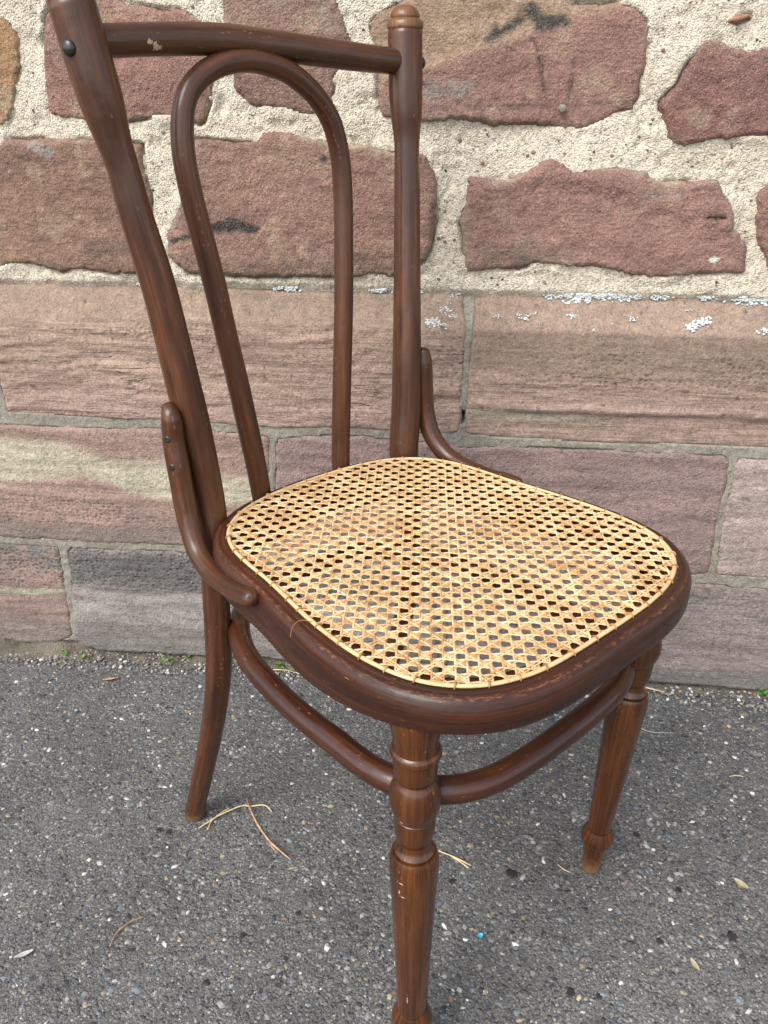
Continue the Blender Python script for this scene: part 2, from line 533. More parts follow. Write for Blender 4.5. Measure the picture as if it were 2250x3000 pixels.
MAT['wood_leg'] = make_wood('stained_beech_leg', (0.0150, 0.0040, 0.0013), (0.062, 0.0182, 0.0038), (0.165, 0.0570, 0.0105), grey=0.03, rough=0.30, seed=6.6, coat=0.38, foot=0.03)
MAT['wood_leg_scratched'] = make_wood('scratched_beech_leg', (0.0150, 0.0040, 0.0013), (0.062, 0.0182, 0.0038), (0.165, 0.0570, 0.0105), grey=0.03, rough=0.30, seed=6.6, coat=0.38, foot=0.03, chips=[(0.2635, 0.0045, 0.0010, 0.0032), (0.2475, 0.0062, 0.0014, 0.0024), (0.2520, 0.0030, 0.0026, 0.0008), (0.107, 0.0088, 0.0055, 0.0006), (0.330, 0.0030, 0.0014, 0.0014)])
MAT['wood_cap'] = make_wood('bare_beech_cap', (0.070, 0.028, 0.010), (0.150, 0.066, 0.025), (0.24, 0.120, 0.048), grey=0.0, rough=0.4, seed=8.2)
MAT['cane'] = make_cane('woven_cane', (0.55, 0.375, 0.185), (0.37, 0.185, 0.066), (0.69, 0.53, 0.31))
MAT['binding'] = make_cane('cane_binding', (0.57, 0.40, 0.20), (0.44, 0.25, 0.10), (0.66, 0.50, 0.29))
MAT['loop'] = make_cane('cane_loop', (0.36, 0.17, 0.05), (0.25, 0.095, 0.03), (0.46, 0.26, 0.10))
MAT['asphalt'] = make_asphalt()
MAT['pebble'] = make_pebble()
MAT['iron'] = simple_mat('blackened_screw_steel', (0.06, 0.055, 0.05), 0.35, 0.3, 300, 0.0002, 0.6)
MAT['iron'].node_tree.nodes['Principled BSDF'].inputs['Metallic'].default_value = 0.85
MAT['lichen'] = simple_mat('white_lichen', (0.60, 0.65, 0.63), 0.95, 0.4, 480, 0.0012, 0.1)
MAT['dirt'] = make_mortar('gutter_dirt', (0.085, 0.072, 0.056), (0.19, 0.165, 0.13), 0.6, 1.3)
MAT['straw'] = simple_mat('dry_straw', (0.62, 0.47, 0.28), 0.6, 0.3, 350, 0.0003)
MAT['twig'] = simple_mat('brown_twig', (0.36, 0.22, 0.115), 0.7, 0.6, 130, 0.0004)
MAT['thread'] = simple_mat('pale_thread', (0.55, 0.55, 0.55), 0.5, 0.1, 300, 0.0001)
MAT['leaf'] = simple_mat('weed_leaf', (0.11, 0.23, 0.035), 0.55, 0.4, 90, 0.0002)
MAT['stem'] = simple_mat('weed_stem', (0.20, 0.20, 0.06), 0.6, 0.4, 90, 0.0002)
MAT['dead_leaf'] = simple_mat('dead_leaf', (0.36, 0.29, 0.19), 0.7, 0.3, 300, 0.0003)
MAT['tar'] = simple_mat('tar_blotch', (0.022, 0.022, 0.024), 0.6, 0.5, 400, 0.0012)
MAT['blue'] = simple_mat('blue_plastic', (0.06, 0.38, 0.55), 0.4, 0.1, 300, 0.0001)
MAT['feather'] = simple_mat('pale_feather', (0.36, 0.36, 0.34), 0.7, 0.3, 500, 0.0004)
MAT['void'] = simple_mat('joint_cavity', (0.02, 0.018, 0.015), 0.95, 0.3, 200, 0.0005)

# ------------------------------------------------------------------ wall outlines, metres along the wall and up
STONES={
 'S1':[(-0.6126,0.9471),(-0.5782,0.9420),(-0.5663,0.9359),(-0.5573,0.9226),(-0.5606,0.8855),(-0.5693,0.8729),(-0.5789,0.8419),(-0.5921,0.8234),(-0.6055,0.8194),(-0.6441,0.8152)],
 'S2':[(-0.5225,0.9415),(-0.5134,0.9557),(-0.5085,0.9765),(-0.4330,0.9768),(-0.4252,0.9536),(-0.3972,0.9499),(-0.3751,0.9455),(-0.3494,0.9476),(-0.3333,0.9400),(-0.3230,0.9293),(-0.3153,0.9066),(-0.3145,0.8748),(-0.3219,0.8522),(-0.3293,0.8369),(-0.3350,0.8240),(-0.3428,0.8201),(-0.3600,0.8265),(-0.3896,0.8291),(-0.4323,0.8251),(-0.4872,0.8236),(-0.5113,0.8262),(-0.5335,0.8301),(-0.5394,0.8393),(-0.5370,0.8753),(-0.5317,0.9126)],
 'S3':[(-0.3050,0.9772),(-0.3035,0.9537),(-0.3038,0.9279),(-0.2989,0.8978),(-0.2962,0.8750),(-0.2964,0.8618),(-0.2931,0.8551),(-0.2858,0.8495),(-0.2756,0.8428),(-0.2664,0.8387),(-0.2509,0.8394),(-0.2326,0.8376),(-0.2141,0.8320),(-0.1958,0.8309),(-0.1833,0.8350),(-0.1707,0.8455),(-0.1694,0.8642),(-0.1671,0.8733),(-0.1594,0.8812),(-0.1492,0.9007),(-0.1454,0.9105),(-0.1512,0.9250),(-0.1578,0.9422),(-0.1623,0.9523),(-0.1650,0.9756)],
 'S4':[(-0.0943,0.9533),(-0.1050,0.9477),(-0.1141,0.9431),(-0.1257,0.9375),(-0.1326,0.9297),(-0.1279,0.9145),(-0.1218,0.9041),(-0.1182,0.8775),(-0.1174,0.8572),(-0.1120,0.8310),(-0.0864,0.8251),(-0.0613,0.8232),(-0.0162,0.8271),(0.0258,0.8208),(0.0704,0.8210),(0.1095,0.8163),(0.1314,0.8156),(0.1499,0.8226),(0.1675,0.8326),(0.1900,0.8362),(0.1938,0.8570),(0.1968,0.8901),(0.1974,0.9199),(0.1931,0.9336),(0.1788,0.9445),(0.1682,0.9475),(0.1515,0.9483),(0.1270,0.9476),(0.1060,0.9491),(0.0744,0.9598),(-0.0413,0.9643)],
 'S5':[(0.2197,0.8509),(0.2334,0.8654),(0.2386,0.8807),(0.2466,0.9015),(0.2577,0.9115),(0.2729,0.9128),(0.2871,0.9047),(0.3034,0.8999),(0.3275,0.9044),(0.3601,0.9083),(0.3850,0.8641),(0.3857,0.8109),(0.3473,0.8090),(0.3160,0.8078),(0.2843,0.8069),(0.2636,0.8009),(0.2509,0.7986),(0.2367,0.8022),(0.2291,0.8078),(0.2260,0.8228),(0.2178,0.8377),(0.2163,0.8474)],
 'S5b':[(0.2789,0.9283),(0.2862,0.9348),(0.3039,0.9353),(0.3059,0.9304),(0.2930,0.9265),(0.2804,0.9263)],
 'S6':[(-0.6483,0.7950),(-0.6099,0.7992),(-0.5930,0.8045),(-0.5741,0.8042),(-0.5440,0.8055),(-0.4939,0.8049),(-0.4578,0.8039),(-0.4332,0.8020),(-0.4178,0.7997),(-0.4175,0.7782),(-0.4179,0.7517),(-0.4163,0.7393),(-0.4179,0.7098),(-0.4261,0.6685),(-0.4352,0.6437),(-0.4493,0.6390),(-0.4861,0.6360),(-0.5050,0.6393),(-0.5314,0.6420),(-0.5588,0.6369),(-0.5774,0.6425),(-0.6002,0.6471),(-0.6235,0.6467),(-0.6453,0.6399),(-0.6861,0.6368)],
 'S7':[(-0.3508,0.8074),(-0.3180,0.8041),(-0.2962,0.8022),(-0.2786,0.8023),(-0.2687,0.8058),(-0.2634,0.8139),(-0.2459,0.8163),(-0.2304,0.8148),(-0.1996,0.8080),(-0.1825,0.8061),(-0.1547,0.8013),(-0.1299,0.8006),(-0.0988,0.7954),(-0.0618,0.7917),(-0.0531,0.7832),(-0.0424,0.7649),(-0.0407,0.7542),(-0.0433,0.7268),(-0.0431,0.7046),(-0.0473,0.6814),(-0.0509,0.6682),(-0.0596,0.6572),(-0.0797,0.6481),(-0.0968,0.6404),(-0.1274,0.6415),(-0.1494,0.6398),(-0.1775,0.6383),(-0.2753,0.6364),(-0.3201,0.6365),(-0.3765,0.6376),(-0.3845,0.6469),(-0.4012,0.6587),(-0.4038,0.6684),(-0.4011,0.6794),(-0.4028,0.6885),(-0.3960,0.7015),(-0.3831,0.7208),(-0.3703,0.7439),(-0.3595,0.7765)],
 'S8':[(-0.0146,0.7231),(-0.0077,0.7325),(-0.0049,0.7652),(0.0065,0.7661),(0.0210,0.7638),(0.0326,0.7600),(0.0484,0.7629),(0.0605,0.7696),(0.0742,0.7748),(0.0847,0.7841),(0.1013,0.7869),(0.1162,0.7778),(0.1250,0.7728),(0.1469,0.7753),(0.1746,0.7770),(0.1998,0.7745),(0.2137,0.7735),(0.2202,0.7654),(0.2402,0.7618),(0.2677,0.7620),(0.2968,0.7661),(0.3057,0.7546),(0.3181,0.7404),(0.3239,0.7310),(0.3280,0.7096),(0.3392,0.6960),(0.3462,0.6876),(0.3557,0.6542),(0.3461,0.6519),(0.3032,0.6519),(0.2809,0.6485),(0.2612,0.6465),(0.2440,0.6444),(0.2144,0.6473),(0.1905,0.6523),(0.1605,0.6578),(0.1402,0.6574),(0.1137,0.6582),(0.0895,0.6595),(0.0664,0.6530),(0.0364,0.6525),(0.0096,0.6489),(-0.0025,0.6496),(-0.0047,0.6677),(-0.0102,0.6934)],
 'S9':[(0.3901,0.7740),(0.3580,0.7578),(0.3489,0.7496),(0.3496,0.7341),(0.3511,0.7123),(0.3614,0.6878),(0.3782,0.6605),(0.4193,0.6428)],
}
BLOCKS={
 'P1':[(-0.6740,0.6250),(-0.6700,0.6312),(-0.6306,0.6316),(-0.5735,0.6318),(-0.4432,0.6253),(-0.3147,0.6211),(-0.1761,0.6191),(-0.0589,0.6208),(-0.0015,0.6220),(-0.0017,0.6056),(0.0023,0.5795),(0.0034,0.5649),(0.0022,0.5120),(0.0002,0.4934),(0.0023,0.4472),(0.0002,0.4292),(-0.0084,0.4268),(-0.0545,0.4249),(-0.1370,0.4289),(-0.1841,0.4286),(-0.2659,0.4254),(-0.3312,0.4266),(-0.4247,0.4298),(-0.5340,0.4294),(-0.6123,0.4318),(-0.6742,0.4332),(-0.6752,0.4759),(-0.6745,0.5420)],
 'P1L':[(-0.6482,0.6280),(-0.6686,0.5418),(-0.6825,0.4756),(-0.6854,0.4387),(-0.7005,0.4338),(-1.0679,0.4412),(-0.9939,0.6400),(-0.6899,0.6327)],
 'P2':[(0.0101,0.6223),(0.1099,0.6227),(0.2306,0.6205),(0.3829,0.6192),(0.6096,0.6146),(0.6697,0.4156),(0.4240,0.4211),(0.3249,0.4215),(0.2186,0.4186),(0.1643,0.4199),(0.0575,0.4217),(0.0149,0.4256),(0.0084,0.4295),(0.0068,0.4433),(0.0086,0.4765),(0.0073,0.5121),(0.0095,0.5530),(0.0097,0.5761),(0.0100,0.6059)],
 'P3':[(-1.0761,0.4189),(-0.6882,0.4165),(-0.5799,0.4147),(-0.4364,0.4187),(-0.3320,0.4175),(-0.2804,0.4122),(-0.2755,0.4086),(-0.2770,0.3686),(-0.2795,0.3458),(-0.2851,0.2890),(-0.2903,0.2244),(-0.3363,0.2230),(-0.4237,0.2216),(-0.5378,0.2188),(-0.6152,0.2188),(-0.7322,0.2185),(-1.1505,0.2189)],
 'P4':[(-0.2673,0.4100),(-0.1949,0.4183),(-0.1371,0.4190),(-0.0542,0.4124),(0.0255,0.4068),(0.0581,0.4119),(0.1651,0.4127),(0.3142,0.4113),(0.3693,0.4096),(0.3781,0.4044),(0.3800,0.3622),(0.3788,0.3146),(0.3804,0.2417),(0.3804,0.2195),(0.3569,0.2150),(0.1409,0.2185),(-0.0673,0.2180),(-0.2809,0.2176),(-0.2777,0.2894),(-0.2716,0.3467)],
 'P5':[(0.3861,0.4057),(0.3946,0.4092),(0.4266,0.4085),(0.6734,0.4033),(0.7314,0.2112),(0.4666,0.2160),(0.3931,0.2173),(0.3890,0.2265),(0.3852,0.2905),(0.3849,0.3507)],
 'P6':[(-1.1554,0.2058),(-0.7345,0.2083),(-0.6397,0.2099),(-0.6367,0.2044),(-0.6366,0.1642),(-0.6383,0.1101),(-0.6405,0.0546),(-0.6416,0.0349),(-0.6484,0.0273),(-0.6762,0.0160),(-0.7149,0.0110),(-0.7772,0.0157),(-1.2289,0.0084)],
 'P7':[(-0.6238,0.2027),(-0.6159,0.2081),(-0.5160,0.2101),(-0.4249,0.2111),(-0.2825,0.2089),(-0.0248,0.2084),(-0.0155,0.0032),(-0.1209,0.0040),(-0.2507,0.0121),(-0.3059,0.0163),(-0.4108,0.0118),(-0.5119,0.0119),(-0.5907,0.0081),(-0.6288,0.0174),(-0.6372,0.0324),(-0.6297,0.1019),(-0.6249,0.1649)],
 'P8':[(-0.0116,0.2080),(0.1933,0.2061),(0.3589,0.2032),(0.4699,0.2002),(0.7366,0.1939),(0.7956,-0.0015),(0.5097,0.0082),(0.4159,0.0127),(0.3128,0.0117),(0.2148,0.0100),(-0.0014,0.0037)],
}
BLOCKS['P1L'] = [(-0.683, 0.628), (-0.684, 0.5418), (-0.6835, 0.4756), (-0.6854, 0.4387), (-0.7005, 0.4338), (-1.06, 0.434), (-1.06, 0.632), (-0.6899, 0.6320)]
for k_, lim in (('P2', 0.66), ('P5', 0.70), ('P8', 0.78)):
    BLOCKS[k_] = [(lim, z) if x > 0.56 else (x, z) for x, z in BLOCKS[k_]]
for k_, lim in (('P3', -1.09), ('P6', -1.17)):
    BLOCKS[k_] = [(lim, z) if x < -0.95 else (x, z) for x, z in BLOCKS[k_]]

# ------------------------------------------------------------------ wall
wall = empty('stone_wall', (0, 0, 0))
tag(wall, 'rubble wall of red sandstone in pale mortar above a dressed sandstone plinth', 'wall')

def resample(poly, step):
    P = np.asarray(poly, float)
    out = []
    for a, b in zip(P, np.roll(P, -1, 0)):
        n = max(1, int(round(np.linalg.norm(b - a) / step)))
        for i in range(n):
            out.append(a + (b - a) * i / n)
    return np.array(out)

def round_poly(P, it=1):
    for _ in range(it):
        P = 0.25 * np.roll(P, 1, 0) + 0.5 * P + 0.25 * np.roll(P, -1, 0)
    return P

def dist_inside(pts, poly):
    a = poly
    b = np.roll(poly, -1, 0)
    d = np.full(len(pts), 1e9)
    ins = np.zeros(len(pts), bool)
    for p, q in zip(a, b):
        e = q - p
        t = np.clip(((pts - p) @ e) / max(1e-12, e @ e), 0, 1)
        d = np.minimum(d, np.hypot(*(pts - (p + t[:, None] * e)).T))
        cond = (p[1] > pts[:, 1]) != (q[1] > pts[:, 1])
        xs = p[0] + (pts[:, 1] - p[1]) * (q[0] - p[0]) / (q[1] - p[1] if q[1] != p[1] else 1e-12)
        ins ^= cond & (pts[:, 0] < xs)
    return d, ins

def slab(name, poly, yfun, tintfun, relfun, spacing=0.0036, jit=0.0016, seed=0, back=0.05, smooth_it=1, gain=(0.93, 1.03, 1.04)):
    P = np.asarray(poly, float)
    area = 0.5 * np.sum(P[:, 0] * np.roll(P[:, 1], -1) - np.roll(P[:, 0], -1) * P[:, 1])
    if area < 0:
        P = P[::-1]
    O = round_poly(resample(P, spacing * 1.1), smooth_it)
    T = np.roll(O, -1, 0) - np.roll(O, 1, 0)
    Nn = np.stack([T[:, 1], -T[:, 0]], 1) / np.maximum(1e-9, np.linalg.norm(T, axis=1, keepdims=True))
    O = O + Nn * (jit * fbm(O[:, 0] * 90, O[:, 1] * 90, seed, seed, 3, 0.6) + jit * 0.7 * vnoise(O[:, 0] * 300, O[:, 1] * 300, seed, seed + 5))[:, None]
    lo, hi = O.min(0), O.max(0)
    gx, gy = np.meshgrid(np.arange(lo[0], hi[0], spacing), np.arange(lo[1], hi[1], spacing))
    G = np.stack([gx.ravel(), gy.ravel()], 1)
    G = G + np.random.default_rng(seed).uniform(-0.3, 0.3, G.shape) * spacing
    d, ins = dist_inside(G, O)
    G = G[ins & (d > spacing * 0.55)]
    n = len(O)
    allv = [Vector(v) for v in np.vstack([O, G])]
    ed = [(i, (i + 1) % n) for i in range(n)]
    res = geometry.delaunay_2d_cdt(allv, ed, [], 1, 1e-7)
    V2 = np.array([tuple(v) for v in res[0]])
    F = [tuple(f) for f in res[2]]
    edges_cnt = {}
    for f in F:
        for i in range(len(f)):
            e = (f[i], f[(i + 1) % len(f)])
            edges_cnt[e] = 1
    bnd = [e for e in edges_cnt if (e[1], e[0]) not in edges_cnt]
    d, _ = dist_inside(V2, O)
    bset = sorted({i for e in bnd for i in e})
    d[bset] = 0
    x, z = V2[:, 0], V2[:, 1]
    y = yfun(x, z, d)
    V = np.stack([x, y, z], 1)
    tint = np.concatenate([np.clip(tintfun(x, z, d) * np.array([gain]), 0.005, 0.9), np.ones((len(x), 1))], 1)
    rel = np.concatenate([np.clip(relfun(x, z, d), 0, 1.5), np.ones((len(x), 1))], 1)
    m_ = {v: len(V) + i for i, v in enumerate(bset)}
    Vb = V[bset].copy()
    Vb[:, 1] = back
    F += [(b, a, m_[a], m_[b]) for a, b in bnd]
    return mesh_obj(name, np.vstack([V, Vb]), F, MAT['stone'], wall, attrs={'tint': np.vstack([tint, tint[bset]]), 'relief': np.vstack([rel, rel[bset]])})

def polydist(x, z, line):
    d = np.full(np.shape(x), 1e9)
    pts = np.stack([x, z], -1)
    for p, q in zip(np.array(line[:-1]), np.array(line[1:])):
        e = q - p
        t = np.clip(((pts - p) @ e) / max(1e-12, e @ e), 0, 1)
        d = np.minimum(d, np.hypot(*(pts - (p + t[..., None] * e)).T))
    return d

def lerp(a, b, t):
    return np.asarray(a)[None] * (1 - t[:, None]) + np.asarray(b)[None] * t[:, None]

def mixin(c, col, t):
    t = np.clip(t, 0, 1)[:, None]
    return c * (1 - t) + np.asarray(col)[None] * t

# --- rubble stones
RUB = {   # main colour, second colour, bedding, coarse
    'S1': ((0.34, 0.165, 0.085), (0.28, 0.125, 0.075), 0.2, 0.9),
    'S2': ((0.27, 0.125, 0.100), (0.22, 0.098, 0.082), 0.35, 1.0),
    'S3': ((0.245, 0.125, 0.100), (0.21, 0.10, 0.085), 0.3, 1.0),
    'S4': ((0.270, 0.128, 0.105), (0.22, 0.100, 0.088), 0.75, 0.8),
    'S5': ((0.235, 0.095, 0.080), (0.19, 0.085, 0.078), 0.5, 1.0),
    'S5b': ((0.34, 0.15, 0.10), (0.3, 0.14, 0.09), 0.1, 0.5),
    'S6': ((0.250, 0.120, 0.090), (0.20, 0.100, 0.078), 0.45, 0.8),
    'S7': ((0.270, 0.130, 0.102), (0.215, 0.105, 0.088), 0.35, 0.9),
    'S8': ((0.265, 0.125, 0.105), (0.215, 0.098, 0.085), 0.65, 0.8),
    'S9': ((0.27, 0.125, 0.105), (0.23, 0.105, 0.09), 0.4, 0.8),
}
S7_SMEAR = [(-0.3922, 0.6826), (-0.3671, 0.6890), (-0.3383, 0.6989), (-0.3055, 0.7049), (-0.2875, 0.6996), (-0.2729, 0.6998)]
S4_MOULD = [(0.0160, 0.9137), (0.0387, 0.9254), (0.0611, 0.9370), (0.0700, 0.9260), (0.0930, 0.9320)]
S4_CR1 = [(0.0631, 0.9134), (0.0700, 0.9000), (0.0753, 0.8857), (0.0800, 0.8640), (0.0873, 0.8412)]
S4_CR2 = [(0.1119, 0.8925), (0.1113, 0.8610), (0.1072, 0.8430)]

def rubble(key, seed):
    ca, cb, bed, coarse = RUB[key]
    y0 = 0.0080 + 0.002 * math.sin(seed * 2.3)
    tiltx, tiltz = 0.012 * math.sin(seed * 1.7), 0.018 * math.cos(seed * 3.1)
    P = np.array(STONES[key])
    cx, cz = P.mean(0)
    def yfun(x, z, d):
        w = 0.0019 * (1 + 0.7 * vnoise(x * 30, z * 30, seed, seed))
        y = y0 + 0.0090 * np.exp(-(d / np.maximum(w, 0.001)) ** 1.2)
        y = y + 0.0036 * fbm(x * 11, z * 17, seed, seed, 4, 0.55) - 0.003 * np.abs(fbm(x * 7, z * 11, seed, seed + 90, 3))  + 0.0016 * fbm(x * 70, z * 110, seed, seed + 3, 3, 0.6)
        y = y + 0.0022 * bed * np.abs(fbm(x * 9, z * 70 + 2 * fbm(x * 6, z * 8, 0, seed), seed, seed + 9, 3))
        y = y + tiltx * (x - cx) * 0.4 + tiltz * (z - cz) * 0.5
        if key == 'S4':
            y = y - 0.004 * (1 - sstep(-0.004, 0.010, z - (0.905 + 0.25 * (x - 0.02)))) * (1 - sstep(0.07, 0.10, x))   # raised lower bed on the left
            d1, d2 = polydist(x, z, S4_CR1), polydist(x, z, S4_CR2)
            inside = sstep(0.0, 0.02, x - np.interp(z, [0.84, 0.914], [0.087, 0.064])) * (1 - sstep(-0.012, 0.004, x - np.interp(z, [0.843, 0.8925], [0.107, 0.112]))) * sstep(0.838, 0.846, z) * (1 - sstep(0.89, 0.915, z))
            y = y + 0.0045 * inside + 0.003 * np.exp(-(d1 / 0.0025) ** 2)
        if key == 'S8':
            sl = polydist(x, z, [(0.2942, 0.7196), (0.3126, 0.7198)])
            y = y + 0.006 * np.exp(-(sl / 0.0018) ** 2)
            y = y - 0.003 * np.exp(-(((z - 0.772 + 0.25 * np.abs(x - 0.1)) / 0.01) ** 2))
        lim = 0.0098 + 0.02 * np.exp(-(d / 0.0025))
        return np.minimum(y, lim + 0.15 * np.maximum(0, y - lim))
    def tintfun(x, z, d):
        t = 0.5 + 0.9 * fbm(x * 12, z * 24, seed, seed + 21, 4, 0.6)
        c = lerp(ca, cb, np.clip(t, 0, 1))
        c = c * (1 + 0.22 * fbm(x * 7, z * 60, seed, seed + 33, 4, 0.6))[:, None] if bed > 0.3 else c
        c = mixin(c, (0.36, 0.22, 0.16), 0.5 * sstep(0.25, 0.6, fbm(x * 30, z * 30, seed, seed + 40, 4)))
        # mortar dust along the rim
        c = mixin(c, (0.42, 0.33, 0.24), 0.55 * np.exp(-(d / 0.005)) * sstep(-0.1, 0.5, fbm(x * 25, z * 25, seed, seed + 50, 3)))
        nz = fbm(x * 55, z * 55, seed, seed + 60, 4, 0.6)
        if key == 'S7':
            wd = np.interp(x, [-0.395, -0.37, -0.34, -0.31, -0.285, -0.27], [0.003, 0.0045, 0.0058, 0.008, 0.0062, 0.003])
            s = polydist(x, z, S7_SMEAR) / wd
            c = mixin(c, (0.022, 0.020, 0.020), 0.93 * (1 - sstep(0.55, 1.25, s + 0.6 * nz)))
            c = mixin(c, (0.02, 0.022, 0.028), 0.85 * (1 - sstep(0.5, 1.1, np.hypot(x + 0.1849, (z - 0.7832)) / 0.0065 + 0.8 * nz)))
            c = mixin(c, (0.12, 0.07, 0.055), 0.55 * (1 - sstep(0.648, 0.675, z + 0.01 * nz)))
            c = mixin(c, (0.34, 0.20, 0.10), 0.4 * sstep(0.2, 0.5, nz) * (1 - sstep(0.645, 0.66, z)))
        if key == 'S4':
            s = polydist(x, z, S4_MOULD)
            c = mixin(c, (0.30, 0.18, 0.12), 0.7 * sstep(0.012, 0.03, z - (0.885 + 0.3 * (x - 0.02)) + 0.012 * nz))
            c = mixin(c, (0.03, 0.028, 0.027), 0.9 * (1 - sstep(0.25, 1.0, s / 0.011 + 1.1 * nz)))
            c = mixin(c, (0.20, 0.18, 0.17), 0.5 * (1 - sstep(0.3, 1.2, np.hypot((x + 0.035) / 0.035, (z - 0.858) / 0.012) + nz)))
            c = mixin(c, (0.055, 0.03, 0.026), 0.8 * (1 - sstep(0.3, 1.0, polydist(x, z, S4_CR1) / 0.0022 + nz)))
            c = mixin(c, (0.07, 0.035, 0.03), 0.7 * (1 - sstep(0.3, 1.0, polydist(x, z, S4_CR2) / 0.002 + nz)))
            c = mixin(c, (0.10, 0.055, 0.05), 0.6 * (1 - sstep(0.3, 1.0, np.abs(z - 0.8415 - 0.03 * (x - 0.0)) / 0.0018 + 1.2 * nz)))
        if key == 'S6':
            c = mixin(c, (0.30, 0.16, 0.08), 0.6 * sstep(0.0, 0.5, nz + (0.70 - z) * 8 - 0.3) * (1 - sstep(-0.58, -0.48, x)))
            c = mixin(c, (0.09, 0.06, 0.05), 0.55 * sstep(0.1, 0.5, fbm(x * 14, z * 60, 1, seed, 4)) * (1 - sstep(0.66, 0.72, z)))
            c = mixin(c, (0.30, 0.25, 0.25), 0.5 * (1 - sstep(0.3, 1.0, np.hypot((x + 0.555) / 0.025, (z - 0.79) / 0.012) + nz)))
        if key == 'S8':
            c = mixin(c, (0.13, 0.085, 0.065), 0.6 * (1 - sstep(0.3, 1.3, np.hypot((x - 0.07) / 0.06, (z - 0.675) / 0.02) + nz)))
            c = mixin(c, (0.15, 0.12, 0.11), 0.6 * (1 - sstep(0.3, 1.2, np.hypot((x - 0.225) / 0.03, (z - 0.745) / 0.007) + nz)))
            c = mixin(c, (0.6, 0.56, 0.5), 1 - sstep(0.5, 1.0, np.hypot((x - 0.3089) / 0.006, (z - 0.6697) / 0.0038) + 0.3 * nz))
            c = mixin(c, (0.015, 0.01, 0.008), 1 - sstep(0.6, 1.0, polydist(x, z, [(0.2942, 0.7196), (0.3126, 0.7198)]) / 0.0019))
        if key == 'S2':
            c = mixin(c, (0.36, 0.24, 0.19), 0.5 * sstep(0.05, 0.45, nz) * sstep(0.88, 0.93, z))
        if key == 'S3':
            c = mixin(c, (0.20, 0.15, 0.12), 0.6 * sstep(0.0, 0.5, nz + (z - 0.93) * 8))
        if key == 'S1':
            c = mixin(c, (0.42, 0.30, 0.22), 0.4 * sstep(0.1, 0.5, nz))
        return c
    def relfun(x, z, d):
        b = np.full_like(x, bed) * (0.7 + 0.6 * fbm(x * 8, z * 8, seed, seed + 70, 2))
        return np.stack([b, np.zeros_like(x), np.full_like(x, coarse * 0.8)], 1)
    o = slab('stone', STONES[key], yfun, tintfun, relfun, 0.0036 if key != 'S5b' else 0.002, 0.0021, seed, smooth_it=0, gain=(0.90, 1.10, 1.04))
    return o

for i, k in enumerate(STONES):
    rubble(k, 11 + i * 3)

# --- dressed plinth blocks
def chamfer(x, z, z_arris):
    return 0.42 * np.maximum(0, z - z_arris)

PL = {   # base colour, second colour
    'P1': ((0.335, 0.215, 0.160), (0.285, 0.180, 0.140)),
    'P1L': ((0.33, 0.21, 0.16), (0.28, 0.18, 0.14)),
    'P2': ((0.320, 0.205, 0.155), (0.270, 0.172, 0.137)),
    'P3': ((0.320, 0.195, 0.155), (0.265, 0.160, 0.130)),
    'P4': ((0.260, 0.165, 0.145), (0.225, 0.142, 0.128)),
    'P5': ((0.330, 0.235, 0.200), (0.285, 0.200, 0.175)),
    'P6': ((0.270, 0.165, 0.135), (0.20, 0.145, 0.125)),
    'P7': ((0.240, 0.188, 0.170), (0.180, 0.144, 0.132)),
    'P8': ((0.265, 0.190, 0.168), (0.205, 0.150, 0.136)),
}
YUP = ([-1.1, -0.6929, -0.6194, -0.5739, -0.5333, -0.4427, -0.3681, -0.2846], [0.3955, 0.3955, 0.3952, 0.3855, 0.3684, 0.3684, 0.3506, 0.3461])
YLO = ([-1.1, -0.7115, -0.6329, -0.5758, -0.5323, -0.5089, -0.4733, -0.4367, -0.3628, -0.2876], [0.30, 0.3117, 0.3253, 0.3343, 0.3266, 0.3121, 0.3016, 0.2994, 0.2938, 0.3005])

